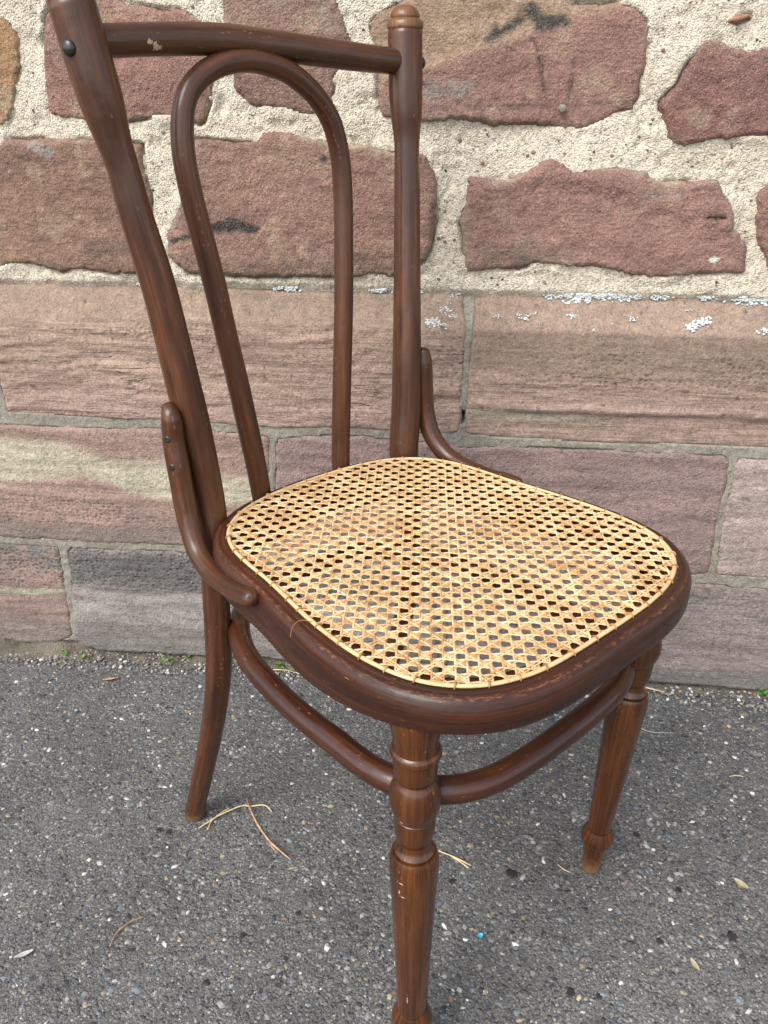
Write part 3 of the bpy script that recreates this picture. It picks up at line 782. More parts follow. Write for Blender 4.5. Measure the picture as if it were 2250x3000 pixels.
def plinth(key, poly, seed, spacing=0.0038):
    ca, cb = PL.get(key, PL['P3'])
    top = key in ('P1', 'P1L', 'P2', 'T')
    za = 0.5785 if key != 'P2' else 0.5755
    def yfun(x, z, d):
        y = 0.0040 * np.exp(-(d / 0.0016) ** 1.3)
        y = y + 0.0016 * fbm(x * 14, z * 22, seed, seed, 4, 0.55)
        low = 1 - sstep(za - 0.012, za + 0.004, z) if top else 1.0
        rw = fbm(x * 6, z * 70 + 2.5 * fbm(x * 5, z * 9, 0, seed), seed, seed + 5, 4, 0.6)
        ridg = 0.55 * rw + 1.3 * (np.abs(fbm(x * 5, z * 48 + 2.0 * fbm(x * 4, z * 6, 1, seed + 2), seed, seed + 45, 3, 0.6)) - 0.25)
        y = y + (0.0036 if key in ('P1', 'P1L') else 0.0022) * ridg * low
        if top:
            y = y + chamfer(x, z, za)
        if key == 'P2':
            brk = sstep(0.455, 0.468, z + 0.006 * fbm(x * 8, 0, 1, seed, 3))          # rough break near the foot of the block
            y = y + 0.004 * (1 - brk) * sstep(0.0, 0.05, x - 0.01)
            y = y - 0.0035 * np.exp(-((z - 0.4705 - 0.006 * fbm(x * 9, 0, 1, seed, 3)) / 0.006) ** 2)
        if key in ('P6', 'P7', 'P8'):
            y = y + 0.0022 * fbm(x * 60, z * 90, seed, seed + 8, 3, 0.6) * (sstep(0.12, 0.14, z) if key != 'P8' else 0.4)
        if key == 'P7':
            y = y - 0.006 * (1 - sstep(0.118, 0.132, z + 0.012 * fbm(x * 14, 0, 0, seed, 3)))
        return y
    def tintfun(x, z, d):
        t = np.clip(0.5 + 0.9 * fbm(x * 6, z * 30, seed, seed + 21, 4, 0.6), 0, 1)
        c = lerp(ca, cb, t)
        nz = fbm(x * 40, z * 40, seed, seed + 60, 4, 0.6)
        st = fbm(x * 6, z * 90, seed, seed + 33, 4, 0.6)
        c = c * (1 + 0.25 * st)[:, None]
        if top:
            band = sstep(za - 0.008, za + 0.004, z)
            c = mixin(c, (0.275, 0.180, 0.132), 0.65 * band)
            c = mixin(c, (0.21, 0.15, 0.12), 0.45 * sstep(0.15, 0.5, nz) * band)
        if key == 'P2':
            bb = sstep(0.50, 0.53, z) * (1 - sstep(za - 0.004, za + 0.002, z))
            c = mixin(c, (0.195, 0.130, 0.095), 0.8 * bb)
            c = mixin(c, (0.30, 0.27, 0.20), 0.55 * np.exp(-((z - 0.458 + 0.02 * (x - 0.05)) / 0.008) ** 2) * (1 - sstep(0.12, 0.25, x)))
        if key == 'P1':
            c = mixin(c, (0.36, 0.22, 0.185), 0.5 * (1 - sstep(0.45, 0.50, z)))
        if key in ('P3',):
            up, lo_ = np.interp(x, *YUP), np.interp(x, *YLO)
            zz = z + 0.004 * nz
            yb = sstep(-0.006, 0.012, zz - lo_) * (1 - sstep(-0.016, 0.010, zz - up))
            c = mixin(c, (0.46, 0.385, 0.275), 0.92 * yb * (0.85 + 0.3 * st))
            dk = (1 - sstep(-0.03, -0.005, zz - lo_))
            c = mixin(c, (0.175, 0.125, 0.110), 0.65 * dk * sstep(-0.35, 0.35, fbm(x * 9, z * 14, 3, seed, 4)))
            c = mixin(c, (0.19, 0.14, 0.12), 0.7 * (1 - sstep(0.243, 0.252, z)))
        if key == 'P6':
            zz = z + 0.003 * nz
            v = np.abs(zz - np.interp(x, [-0.7542, -0.6945, -0.6394], [0.1193, 0.1185, 0.1267]))
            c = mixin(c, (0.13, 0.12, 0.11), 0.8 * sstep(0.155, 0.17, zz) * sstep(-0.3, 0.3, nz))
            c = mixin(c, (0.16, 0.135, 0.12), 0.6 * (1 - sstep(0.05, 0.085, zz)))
            c = mixin(c, (0.36, 0.33, 0.22), 0.85 * (1 - sstep(0.4, 1.1, v / 0.006 + 0.5 * nz)))
        if key == 'P7':
            zz = z + 0.006 * nz
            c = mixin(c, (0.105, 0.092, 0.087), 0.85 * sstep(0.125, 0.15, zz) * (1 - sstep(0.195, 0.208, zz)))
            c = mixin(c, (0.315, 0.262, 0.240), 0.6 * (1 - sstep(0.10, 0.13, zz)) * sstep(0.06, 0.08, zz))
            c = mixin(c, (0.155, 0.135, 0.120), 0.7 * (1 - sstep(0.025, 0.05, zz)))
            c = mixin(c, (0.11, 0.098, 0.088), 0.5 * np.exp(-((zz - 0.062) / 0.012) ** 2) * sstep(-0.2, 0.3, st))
        if key == 'P8':
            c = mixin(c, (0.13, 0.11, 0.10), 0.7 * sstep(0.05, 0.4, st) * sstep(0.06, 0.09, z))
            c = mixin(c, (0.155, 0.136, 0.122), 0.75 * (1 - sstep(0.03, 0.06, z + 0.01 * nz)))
        if key == 'P5':
            c = mixin(c, (0.40, 0.31, 0.27), 0.4 * sstep(0.0, 0.4, nz))
        c = mixin(c, (0.05, 0.04, 0.035), 0.6 * sstep(0.70, 0.76, fbm(x * 130, z * 130, seed, seed + 80, 2)))
        return c
    def relfun(x, z, d):
        one = np.ones_like(x)
        if top:
            low = 1 - sstep(za - 0.012, za + 0.004, z)
            bed = 0.10 + 0.85 * low
            if key == 'P2':
                pk = sstep(0.496, 0.505, z) * (1 - sstep(0.545, 0.56, z)) * sstep(-0.3, 0.4, fbm(x * 7, z * 14, seed, seed, 3) + 0.3)
                return np.stack([bed * (0.25 + 0.75 * (1 - sstep(0.50, 0.53, z))), pk, 0.25 * one], 1)
            pk = low * sstep(-0.1, 0.4, fbm(x * 9, z * 14, seed, seed, 3)) * 0.8
            return np.stack([bed, pk, 0.35 * one], 1)
        if key in ('P6', 'P7'):
            return np.stack([0.5 * one, 1.2 * sstep(0.125, 0.14, z), 0.5 * one], 1)
        if key == 'P3':
            return np.stack([0.35 * one, 0.9 * (1 - sstep(-0.035, -0.01, z - np.interp(x, *YLO))) * sstep(0.245, 0.255, z), 0.5 * one], 1)
        if key == 'P8':
            return np.stack([0.55 * one, 0.5 * sstep(0.08, 0.1, z), 0.45 * one], 1)
        return np.stack([0.22 * one, 0.0 * one, 0.6 * one], 1)
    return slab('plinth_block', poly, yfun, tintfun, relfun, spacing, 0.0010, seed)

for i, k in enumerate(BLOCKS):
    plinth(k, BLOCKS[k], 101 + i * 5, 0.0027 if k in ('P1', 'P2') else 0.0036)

# --- the wall beyond the frame, coarser
gseed = 300
def gen_row(z0, z1, xs0, xs1, wid, kind):
    global gseed
    x = xs0
    while x < xs1 - 0.02:
        w = min(wid * random.uniform(0.7, 1.3), xs1 - x)
        if xs1 - (x + w) < 0.08: w = xs1 - x
        gseed += 1
        g = 0.004 if kind != 'R' else 0.014
        a, b, c_, d_ = x + g, x + w - g, z0 + g * 0.7, z1 - g * 0.7
        if kind == 'R':
            u = lambda s: random.uniform(-s, s)
            pts = [(a + u(.008), c_ + u(.008)), ((a + b) / 2 + u(.04), c_ + u(.01)), (b + u(.008), c_ + u(.008)), (b + u(.01), (c_ + d_) / 2 + u(.02)), (b - 0.01 + u(.01), d_ + u(.01)), ((a + b) / 2 + u(.04), d_ + u(.012)), (a + 0.008 + u(.008), d_ + u(.008)), (a + u(.01), (c_ + d_) / 2 + u(.02))]
            key = 'G%d' % gseed
            STONES[key] = [tuple(p) for p in round_poly(resample(pts, 0.02), 2)]
            base = RUB[random.choice(['S2', 'S4', 'S5', 'S6', 'S7', 'S8'])]
            RUB[key] = base
            ca, cb, bed, co_ = base
            sd = gseed
            slab('stone', STONES[key], lambda x_, z_, d2: 0.009 + 0.0125 * np.exp(-(d2 / 0.006) ** 1.2) + 0.005 * fbm(x_ * 11, z_ * 17, sd, sd, 3),
                 lambda x_, z_, d2: lerp(ca, cb, np.clip(0.5 + 0.9 * fbm(x_ * 12, z_ * 24, sd, sd, 3), 0, 1)),
                 lambda x_, z_, d2: np.stack([np.full_like(x_, bed), 0 * x_, np.full_like(x_, 0.7)], 1), 0.014, 0.003, sd)
        else:
            plinth(kind, [(a, c_), (b, c_), (b, d_), (a, d_)], gseed, 0.014)
        x += w
for z0, z1 in ((0.63, 0.81), (0.81, 0.98)):
    gen_row(z0, z1, -2.4, -0.72 if z0 < 0.7 else -0.68, 0.34, 'R')
    gen_row(z0, z1, 0.44, 2.4, 0.34, 'R')
for z0, z1 in ((0.985, 1.16), (1.16, 1.31), (1.31, 1.50), (1.50, 1.66), (1.66, 1.84), (1.84, 2.0)):
    gen_row(z0, z1, -2.4, 2.4, 0.36, 'R')
for z0, z1, l, r, kk in ((0.424, 0.632, -1.064, 0.664, 'T'), (0.214, 0.418, -1.094, 0.704, 'P4'), (0.005, 0.208, -1.174, 0.784, 'P8')):
    gen_row(z0, z1, -2.4, l, 0.6, kk)
    gen_row(z0, z1, r, 2.4, 0.6, kk)

# --- mortar: one rough bed behind the rubble, one behind the plinth joints
def sheet(name, x0, x1, z0, z1, step, yfun, mat):
    nx, nz_ = int((x1 - x0) / step) + 1, int((z1 - z0) / step) + 1
    X, Z = np.meshgrid(np.linspace(x0, x1, nx), np.linspace(z0, z1, nz_))
    X, Z = X.ravel(), Z.ravel()
    V = np.stack([X, yfun(X, Z), Z], 1)
    i = np.arange((nz_ - 1) * nx).reshape(nz_ - 1, nx)[:, :-1].ravel()
    F = np.stack([i, i + 1, i + nx + 1, i + nx], 1)
    return mesh_obj(name, V, F.tolist(), mat, wall)

def mort_y(x, z):
    return 0.0122 + 0.0036 * fbm(x * 13, z * 13, 3, 5, 4, 0.55) + 0.0022 * fbm(x * 80, z * 80, 4, 9, 4, 0.65) + 0.008 * np.clip(fbm(x * 45, z * 45, 8, 31, 3) - 0.25, 0, 1)
def mort_cracked(x, z):
    y = mort_y(x, z)
    pts = np.stack([x, z], 1)
    dm = np.full(len(x), 1e9)
    for k, P in STONES.items():
        if k[0] != 'S': continue
        P = np.array(P)
        lo, hi = P.min(0) - 0.01, P.max(0) + 0.01
        m_ = (x > lo[0]) & (x < hi[0]) & (z > lo[1]) & (z < hi[1])
        d, ins = dist_inside(pts[m_], P)
        dm[m_] = np.minimum(dm[m_], np.where(ins, 0, d))
        y[m_] = np.where(ins & (d > 0.0045), 0.022, y[m_])
    gap = sstep(0.05, 0.3, fbm(x * 16, z * 16, 2, 77, 3))            # mortar has shrunk away here and there
    flush = sstep(0.0, 0.35, fbm(x * 11, z * 11, 6, 55, 3))          # and is smeared flush elsewhere
    zb = 0.6235 - 0.0025 * (x + 0.15) + 0.0035 * fbm(x * 28, 0, 4, 91, 4, 0.6)
    y = y + 0.75 * np.maximum(0, zb + 0.004 - z)
    return y + 0.008 * gap * np.exp(-(dm / 0.0016) ** 2) - 0.0030 * flush * np.exp(-(dm / 0.008) ** 2)
sheet('mortar', -0.74, 0.47, 0.604, 1.0, 0.0023, mort_cracked, MAT['mortar'])
sheet('mortar', -2.4, -0.74, 0.612, 1.0, 0.02, mort_y, MAT['mortar'])
sheet('mortar', 0.47, 2.4, 0.612, 1.0, 0.02, mort_y, MAT['mortar'])
sheet('mortar', -2.4, 2.4, 1.0, 2.0, 0.02, mort_y, MAT['mortar'])

def joint_y(x, z):
    y = 0.0018 + 0.0018 * fbm(x * 40, z * 40, 5, 13, 4, 0.6) + 0.0010 * vnoise(x * 130, z * 130, 2, 3)
    y = y + chamfer(x, z, 0.578)
    pts = np.stack([x, z], 1)
    for k, P in BLOCKS.items():
        P = np.array(P)
        lo, hi = P.min(0), P.max(0)
        m_ = (x > lo[0]) & (x < hi[0]) & (z > lo[1]) & (z < hi[1])
        d, ins = dist_inside(pts[m_], P)
        y[m_] = np.where(ins & (d > 0.003), y[m_] + 0.02, y[m_])
    y = y + 0.012 * (1 - sstep(0.012, 0.024, z))
    hole = sstep(0.0, 0.0018, x - 0.0008) * (1 - sstep(0.0054, 0.0072, x)) * sstep(0.442, 0.4445, z) * (1 - sstep(0.460, 0.4625, z))
    return y + 0.045 * hole
def joint_far(x, z):
    return 0.006 + chamfer(x, z, 0.578)
sheet('joint_mortar', -0.80, 0.50, -0.02, 0.628, 0.0028, joint_y, MAT['joint'])
sheet('joint_mortar', -2.4, -0.80, -0.02, 0.628, 0.02, joint_far, MAT['joint'])
sheet('joint_mortar', 0.50, 2.4, -0.02, 0.628, 0.02, joint_far, MAT['joint'])
# body of the wall behind the facing
def box(name, a, b, mat, parent):
    (x0, y0, z0), (x1, y1, z1) = a, b
    V = [(x0, y0, z0), (x1, y0, z0), (x1, y1, z0), (x0, y1, z0), (x0, y0, z1), (x1, y0, z1), (x1, y1, z1), (x0, y1, z1)]
    F = [(0, 3, 2, 1), (4, 5, 6, 7), (0, 1, 5, 4), (1, 2, 6, 5), (2, 3, 7, 6), (3, 0, 4, 7)]
    return mesh_obj(name, V, F, mat, parent, smooth=False)
box('wall_core', (-2.41, 0.062, -0.02), (2.41, 0.42, 2.01), MAT['mortar'], wall)

# --- lichen crusts on the sloping top of the plinth
def lichen(x, z, size, n, seed):
    r = np.random.default_rng(seed)
    V, F = [], []
    for _ in range(n):
        px, pz = x + r.normal(0, size * 0.55), z + r.normal(0, size * 0.26)
        if pz > 0.624: pz = 0.624 - abs(r.normal(0, 0.002))
        rad = size * r.uniform(0.06, 0.27)
        k = 9
        base = len(V)
        yy = min(float(chamfer(0, pz, 0.577)) - 0.0006, 0.0165 - 0.25 * max(0.0, pz - 0.616))
        ring = [rad * r.uniform(0.55, 1.25) for _ in range(k)]
        V.append((px, yy - 0.0009 * r.uniform(0.6, 1.5), pz))
        for rr_, hh in ((0.6, 0.2), (1.0, -0.5)):
            for j in range(k):
                a = 2 * math.pi * j / k
                V.append((px + ring[j] * rr_ * math.cos(a), yy - 0.0035 * hh * r.uniform(0.5, 1.3), pz + ring[j] * rr_ * math.sin(a) * 0.8))
        for j in range(k):
            j2 = (j + 1) % k
            F.append((base, base + 1 + j2, base + 1 + j))
            F.append((base + 1 + j, base + 1 + j2, base + 1 + k + j2, base + 1 + k + j))
    F = [f[::-1] for f in F]
    return mesh_obj('lichen_patch', V, F, MAT['lichen'], wall)
LICH = [(0.1131, 0.6205, .012, 14), (0.1310, 0.6194, .016, 22), (0.1489, 0.6184, .018, 30), (0.1631, 0.6221, .014, 20), (0.1779, 0.6215, .016, 24), (0.1894, 0.6225, .013, 16), (0.2075, 0.6197, .015, 22), (0.2218, 0.6204, .012, 14),
        (0.2481, 0.6206, .012, 14), (0.2594, 0.6215, .011, 12), (0.3082, 0.6223, .014, 16), (0.3486, 0.6213, .015, 20), (0.3659, 0.6203, .016, 24), (0.3797, 0.6210, .015, 20),
        (0.0432, 0.5925, .006, 7), (0.0717, 0.5962, .005, 5), (0.0790, 0.5918, .009, 10), (0.0912, 0.5976, .006, 6), (0.0991, 0.5862, .004, 3), (0.1408, 0.5966, .009, 11), (0.2199, 0.5932, .008, 10), (0.1941, 0.5865, .004, 4),
        (0.1702, 0.579, .006, 5), (0.2911, 0.6053, .006, 4), (0.2973, 0.5861, .014, 22), (0.3108, 0.5924, .014, 22), (0.3673, 0.6130, .005, 4), (0.3881, 0.5839, .012, 14),
        (-0.0129, 0.6178, .010, 12), (-0.0244, 0.5994, .013, 16), (-0.0149, 0.5935, .012, 14), (-0.0455, 0.5850, .016, 24), (-0.0299, 0.5823, .012, 14), (-0.0176, 0.5817, .007, 7), (-0.0232, 0.6085, .006, 5),
        (-0.2541, 0.6222, .012, 12), (-0.2384, 0.6225, .014, 18), (-0.1200, 0.6225, .012, 14), (-0.1138, 0.6221, .013, 14), (-0.4459, 0.6240, .011, 10), (-0.3587, 0.6240, .009, 7), (-0.066, 0.618, .013, 14), (-0.09, 0.6205, .01, 9)]
for i, (x, z, s, n) in enumerate(LICH):
    lichen(x, z, s * 0.72, int(n * 2.0), 900 + i)

# small limpet-like pebble stuck on the big stone
def blob(name, c, r, mat, parent, seed):
    b_ = bmesh.new()
    bmesh.ops.create_icosphere(b_, subdivisions=2, radius=1.0)
    for v in b_.verts:
        k = 1 + 0.2 * float(vnoise(v.co.x * 1.7, v.co.y * 1.7, v.co.z * 1.7 + seed, seed))
        v.co = Vector((c[0] + v.co.x * r[0] * k, c[1] + v.co.y * r[1] * k, c[2] + v.co.z * r[2] * k))
    me = bpy.data.meshes.new(name)
    b_.to_mesh(me); b_.free()
    me.polygons.foreach_set('use_smooth', [True] * len(me.polygons))
    me.materials.append(mat)
    return link(bpy.data.objects.new(name, me), parent)
blob('stuck_pebble', (0.1034, 0.004, 0.8401), (0.0052, 0.004, 0.0048), MAT['joint'], wall, 3)

# ------------------------------------------------------------------ ground
ground = mesh_obj('asphalt_ground', [(-40, -60, 0), (40, -60, 0), (40, 0.06, 0), (-40, 0.06, 0)], [(0, 1, 2, 3)], MAT['asphalt'], smooth=False)
tag(ground, 'grey worn asphalt pavement with exposed stone chippings', 'pavement', kind='structure')

ICO_V = []
_bm = bmesh.new()
bmesh.ops.create_icosphere(_bm, subdivisions=1, radius=1.0)
ICO_V = np.array([v.co[:] for v in _bm.verts])
ICO_F = np.array([[v.index for v in f.verts] for f in _bm.faces])
_bm.free()

def scatter(name, n, pos_fn, rmin, rmax, sink, palette, weights, seed, mat, flat=(0.45, 0.8), rpow=2.2):
    r = np.random.default_rng(seed)
    P = pos_fn(r, n)
    n = len(P)
    rad = rmin + (rmax - rmin) * r.random(n) ** rpow
    ax = np.stack([rad * r.uniform(0.75, 1.35, n), rad * r.uniform(0.6, 1.0, n), rad * r.uniform(*flat, n)], 1)
    ang = r.uniform(0, 2 * np.pi, n)
    V = ICO_V[None] * (1 + r.uniform(-0.22, 0.22, (n, len(ICO_V), 1)))
    V = V * ax[:, None]
    tl = r.uniform(-0.35, 0.35, n)[:, None]
    V = np.stack([V[..., 0], V[..., 1] * np.cos(tl) - V[..., 2] * np.sin(tl), V[..., 1] * np.sin(tl) + V[..., 2] * np.cos(tl)], -1)
    c, s = np.cos(ang)[:, None], np.sin(ang)[:, None]
    V = np.stack([V[..., 0] * c - V[..., 1] * s, V[..., 0] * s + V[..., 1] * c, V[..., 2]], -1)
    V = V + np.stack([P[:, 0], P[:, 1], P[:, 2] + ax[:, 2] * sink], 1)[:, None]
    F = (ICO_F[None] + (np.arange(n) * len(ICO_V))[:, None, None]).reshape(-1, 3)
    pal = np.array(palette)
    w = np.array(weights, float)
    idx = r.choice(len(pal), n, p=w / w.sum())
    col = pal[idx] * r.uniform(0.68, 1.15, (n, 1))
    tint = np.repeat(np.concatenate([np.clip(col, 0.01, 0.8), np.ones((n, 1))], 1), len(ICO_V), 0)
    return mesh_obj(name, V.reshape(-1, 3), F.tolist(), mat, smooth=False, attrs={'tint': tint})

PAL = [(0.038, 0.040, 0.044), (0.115, 0.120, 0.127), (0.175, 0.176, 0.172), (0.25, 0.248, 0.236), (0.26, 0.210, 0.142), (0.43, 0.42, 0.40), (0.60, 0.59, 0.56), (0.140, 0.172, 0.198), (0.20, 0.12, 0.098), (0.40, 0.33, 0.20)]
WTS = [10, 22, 26, 16, 7, 7, 3.2, 6, 1.2, 1.8]
def ground_pos(r, n):
    x = r.uniform(-1.0, 0.85, n)
    y = r.uniform(-0.95, -0.012, n)
    return np.stack([x, y, np.zeros(n)], 1)
g1 = scatter('asphalt_chippings', 15000, ground_pos, 0.0013, 0.0050, -0.42, PAL, WTS, 21, MAT['pebble'], rpow=2.6)
tag(g1, 'stone chippings showing in the asphalt surface', 'chippings', kind='stuff')

# gutter of dirt and grit where pavement meets wall
def strip():
    nx, ny = 420, 16
    X = np.linspace(-1.2, 1.0, nx)
    V = []
    for j in range(ny):
        t = j / (ny - 1)
        w = np.interp(X, [-1.2, -0.76, -0.58, -0.40, -0.24, 0.31, 0.51, 1.0], [0.040, 0.037, 0.030, 0.026, 0.026, 0.016, 0.018, 0.018]) * (1 + 0.45 * fbm(X * 14, 0.0, 2, 3, 4))
        y = 0.016 - t * (w + 0.016)
        h = 0.013 * (1 - t) ** 1.3 * (1 + 0.9 * fbm(X * 22, y * 60, 1, 8, 4)) + 0.0035 * fbm(X * 120, y * 120, 0, 5, 3) * (1 - t ** 3) - 0.003 * t ** 2
        h = h + 0.008 * (1 - t) * sstep(-0.60, -0.70, X)
        V += list(np.stack([X, y, h], 1))
    F = [(j * nx + i, (j + 1) * nx + i, (j + 1) * nx + i + 1, j * nx + i + 1) for j in range(ny - 1) for i in range(nx - 1)]
    return mesh_obj('gutter_dirt', V, F, MAT['dirt'], ground)
strip()
def gut_pos(r, n):
    x = r.uniform(-1.0, 0.8, n)
    w = np.interp(x, [-1.2, -0.76, -0.40, 0.31, 0.8], [0.040, 0.036, 0.028, 0.018, 0.018])
    t = r.random(n)
    return np.stack([x, 0.004 - t * (w + 0.016), 0.005 * (1 - t) + 0.001], 1)
g2 = scatter('gutter_grit', 3800, gut_pos, 0.0008, 0.0036, 0.1, PAL, [3, 10, 14, 16, 14, 8, 5, 3, 4, 4], 33, MAT['pebble'])
tag(g2, 'loose grit along the foot of the wall', 'grit', kind='stuff')

# pebbles bedded in the rubble mortar
def mort_pos(r, n):
    x, z = r.uniform(-0.68, 0.46, n), r.uniform(0.632, 0.99, n)
    keep = np.ones(n, bool)
    pts_ = np.stack([x, z], 1)
    for k, P_ in STONES.items():
        if k[0] == 'S':
            d_, ins_ = dist_inside(pts_, np.array(P_))
            keep &= ~(ins_ | (d_ < 0.003))
    return np.stack([x, mort_y(x, z), z], 1)[keep]
g3 = scatter('mortar_grit', 2400, mort_pos, 0.0005, 0.0030, 0.0, [(0.06, 0.055, 0.05), (0.13, 0.12, 0.105), (0.22, 0.17, 0.12), (0.25, 0.11, 0.07), (0.45, 0.41, 0.34)], [5, 6, 5, 2, 4], 41, MAT['pebble'], flat=(0.6, 1.0), rpow=3.5)
g3.parent = wall
g3['kind'] = 'stuff'

# dark tar blotches in the surface
def blotch(x, y, rad, seed):
    r = np.random.default_rng(seed)
    k = 22
    V = [(x, y, 0.0012)]
    for ring, h in ((0.55, 0.0012), (0.85, 0.0008), (1.0, -0.0010)):
        for j in range(k):
            a = 2 * math.pi * j / k
            q = rad * ring * (0.75 + 0.5 * float(fbm(math.cos(a) * 2.2, math.sin(a) * 2.2, seed, seed, 3)) + r.uniform(-0.1, 0.1))
            V.append((x + q * math.cos(a), y + q * math.sin(a), h + r.uniform(-0.0003, 0.0003)))
    F = [(0, 1 + j, 1 + (j + 1) % k) for j in range(k)]
    for ri in range(2):
        for j in range(k):
            j2 = (j + 1) % k
            F.append((1 + ri * k + j, 1 + (ri + 1) * k + j, 1 + (ri + 1) * k + j2, 1 + ri * k + j2))
    return mesh_obj('tar_blotch', V, F, MAT['tar'], ground)
for i, (x, y, s) in enumerate([(0.0898, -0.3787, .010), (0.0168, -0.3962, .006), (0.1443, -0.5207, .007), (0.3322, -0.4372, .009), (0.2515, -0.302, .006), (0.2861, -0.3814, .005), (0.1726, -0.4182, .004), (0.2503, -0.4513, .005), (0.1741, -0.5226, .005),
                               (-0.3629, -0.3579, .006), (-0.2419, -0.5502, .006), (-0.3497, -0.3603, .005), (-0.4119, -0.2603, .004), (-0.1599, -0.4585, .005), (-0.2169, -0.4923, .005)]):
    blotch(x, y, s, 50 + i)

# ------------------------------------------------------------------ litter: twigs, straws, thread
def strawobj(name, pts, r, mat, label, cat, z=0.003, seed=0, extra=None, group=None):
    rows = [(x, y, z + (0.0015 if 0 < i < len(pts) - 1 else 0), 0.78 * r * (0.6 if i in (0, len(pts) - 1) else 1.0)) for i, (x, y) in enumerate(pts)]
    o = tube(name, rows, mat, None, n=max(14, 6 * len(pts)), ns=7, rough=0.3, seed=seed)
    tag(o, label, cat, group)
    if extra:
        for p in extra:
            rows = [(x, y, z + 0.0005, r * 0.6) for x, y in p]
            tube('side_shoot', rows, mat, o, n=10, ns=6, rough=0.3, seed=seed + 1)
    return o
strawobj('dry_straw', [(-0.3124, -0.3522), (-0.2952, -0.3336), (-0.2802, -0.3203), (-0.2651, -0.3107), (-0.2538, -0.3104), (-0.2357, -0.3069), (-0.2243, -0.3153)], 0.0013, MAT['straw'],
         'long bent pale straw arching from the foot of the rear chair leg', 'straw', seed=1, extra=[[(-0.3002, -0.354), (-0.2989, -0.3379), (-0.2927, -0.3294)], [(-0.2952, -0.3300), (-0.288, -0.3215), (-0.2815, -0.3156)]])
strawobj('brown_twig', [(-0.2637, -0.2968), (-0.2516, -0.3189), (-0.2359, -0.3421), (-0.2158, -0.3652), (-0.2068, -0.3729), (-0.1832, -0.3894)], 0.0017, MAT['twig'],
         'brown twig lying across the bent pale straw', 'twig', z=0.0048, seed=2, extra=[[(-0.2150, -0.3660), (-0.2100, -0.3740), (-0.2060, -0.3775)]])
strawobj('brown_twig', [(-0.3601, -0.5225), (-0.3579, -0.5053), (-0.3473, -0.4912), (-0.3355, -0.4826)], 0.0011, MAT['twig'], 'thin curved twig alone on the asphalt, lower left', 'twig', seed=3)
strawobj('dry_straw', [(-0.004, -0.355), (0.0203, -0.3654), (0.039, -0.3738)], 0.0013, MAT['straw'], 'split pale straw beside the nearest turned chair leg', 'straw', seed=4, extra=[[(0.016, -0.3640), (0.0262, -0.3702), (0.0362, -0.3782)]])
strawobj('dry_straw', [(0.1458, -0.3611), (0.1521, -0.3689), (0.1597, -0.3715)], 0.0008, MAT['straw'], 'tiny straw beside the foot of the far front leg', 'straw', seed=5)
strawobj('white_thread', [(0.2800, -0.0905), (0.2868, -0.0942), (0.2980, -0.1035), (0.3100, -0.1072), (0.3412, -0.1039)], 0.0005, MAT['thread'], 'fine pale thread on the asphalt behind the right front leg', 'thread', z=0.0025, seed=6)
strawobj('dry_straw', [(0.3000, -0.0040), (0.3149, -0.0077), (0.3304, -0.0119), (0.3455, -0.0143)], 0.0014, MAT['straw'], 'straight straw in the grit at the foot of the wall', 'straw', z=0.008, seed=7)
strawobj('dry_straw', [(0.3988, -0.1875), (0.4080, -0.1860), (0.4182, -0.1855)], 0.0008, MAT['straw'], 'short straw lying alone at the right edge', 'straw', seed=8)
strawobj('dry_straw', [(-0.33, -0.022), (-0.30, -0.0235), (-0.268, -0.021), (-0.235, -0.030)], 0.0010, MAT['straw'], 'long thin straw among the weeds behind the chair', 'straw', z=0.006, seed=9)

def flake(name, x, y, l, w, rot, mat, label, cat, curl=0.003):
    V, F = [], []
    n = 7
    for i in range(n):
        t = i / (n - 1)
        hw = w * math.sin(math.pi * (0.08 + 0.84 * t)) * 0.5
        for s in (-1, 0, 1):
            px, py = (t - 0.5) * l, s * hw
            V.append((x + px * math.cos(rot) - py * math.sin(rot), y + px * math.sin(rot) + py * math.cos(rot), 0.0025 + curl * abs(s) * 0.5 + curl * (t - 0.4) ** 2))
    for i in range(n - 1):
        for s in range(2):
            F.append((i * 3 + s, (i + 1) * 3 + s, (i + 1) * 3 + s + 1, i * 3 + s + 1))
    nV = len(V)
    V += [(a, b, c - 0.0006) for a, b, c in V]
    F += [tuple(k + nV for k in f[::-1]) for f in F]
    o = mesh_obj(name, V, F, mat)
    return tag(o, label, cat)
flake('blue_scrap', 0.0497, -0.4677, 0.007, 0.006, 0.4, MAT['blue'], 'tiny bright blue plastic scrap on the asphalt', 'scrap')
flake('dead_leaf', 0.2817, -0.4782, 0.015, 0.006, 2.0, MAT['dead_leaf'], 'small yellow leaf flake on the asphalt, lower right', 'leaf')
flake('dead_leaf', 0.3626, -0.3671, 0.018, 0.009, 2.4, MAT['dead_leaf'], 'dull brown leaf flake below the short straw, far right', 'leaf')
flake('pale_feather', -0.450, -0.5413, 0.020, 0.006, 0.55, MAT['feather'], 'small pale feather on the asphalt, bottom left', 'feather')
flake('dead_leaf', -0.5533, -0.070, 0.022, 0.005, 0.3, MAT['twig'], 'reddish dry leaf on the asphalt near the wall, left', 'leaf')

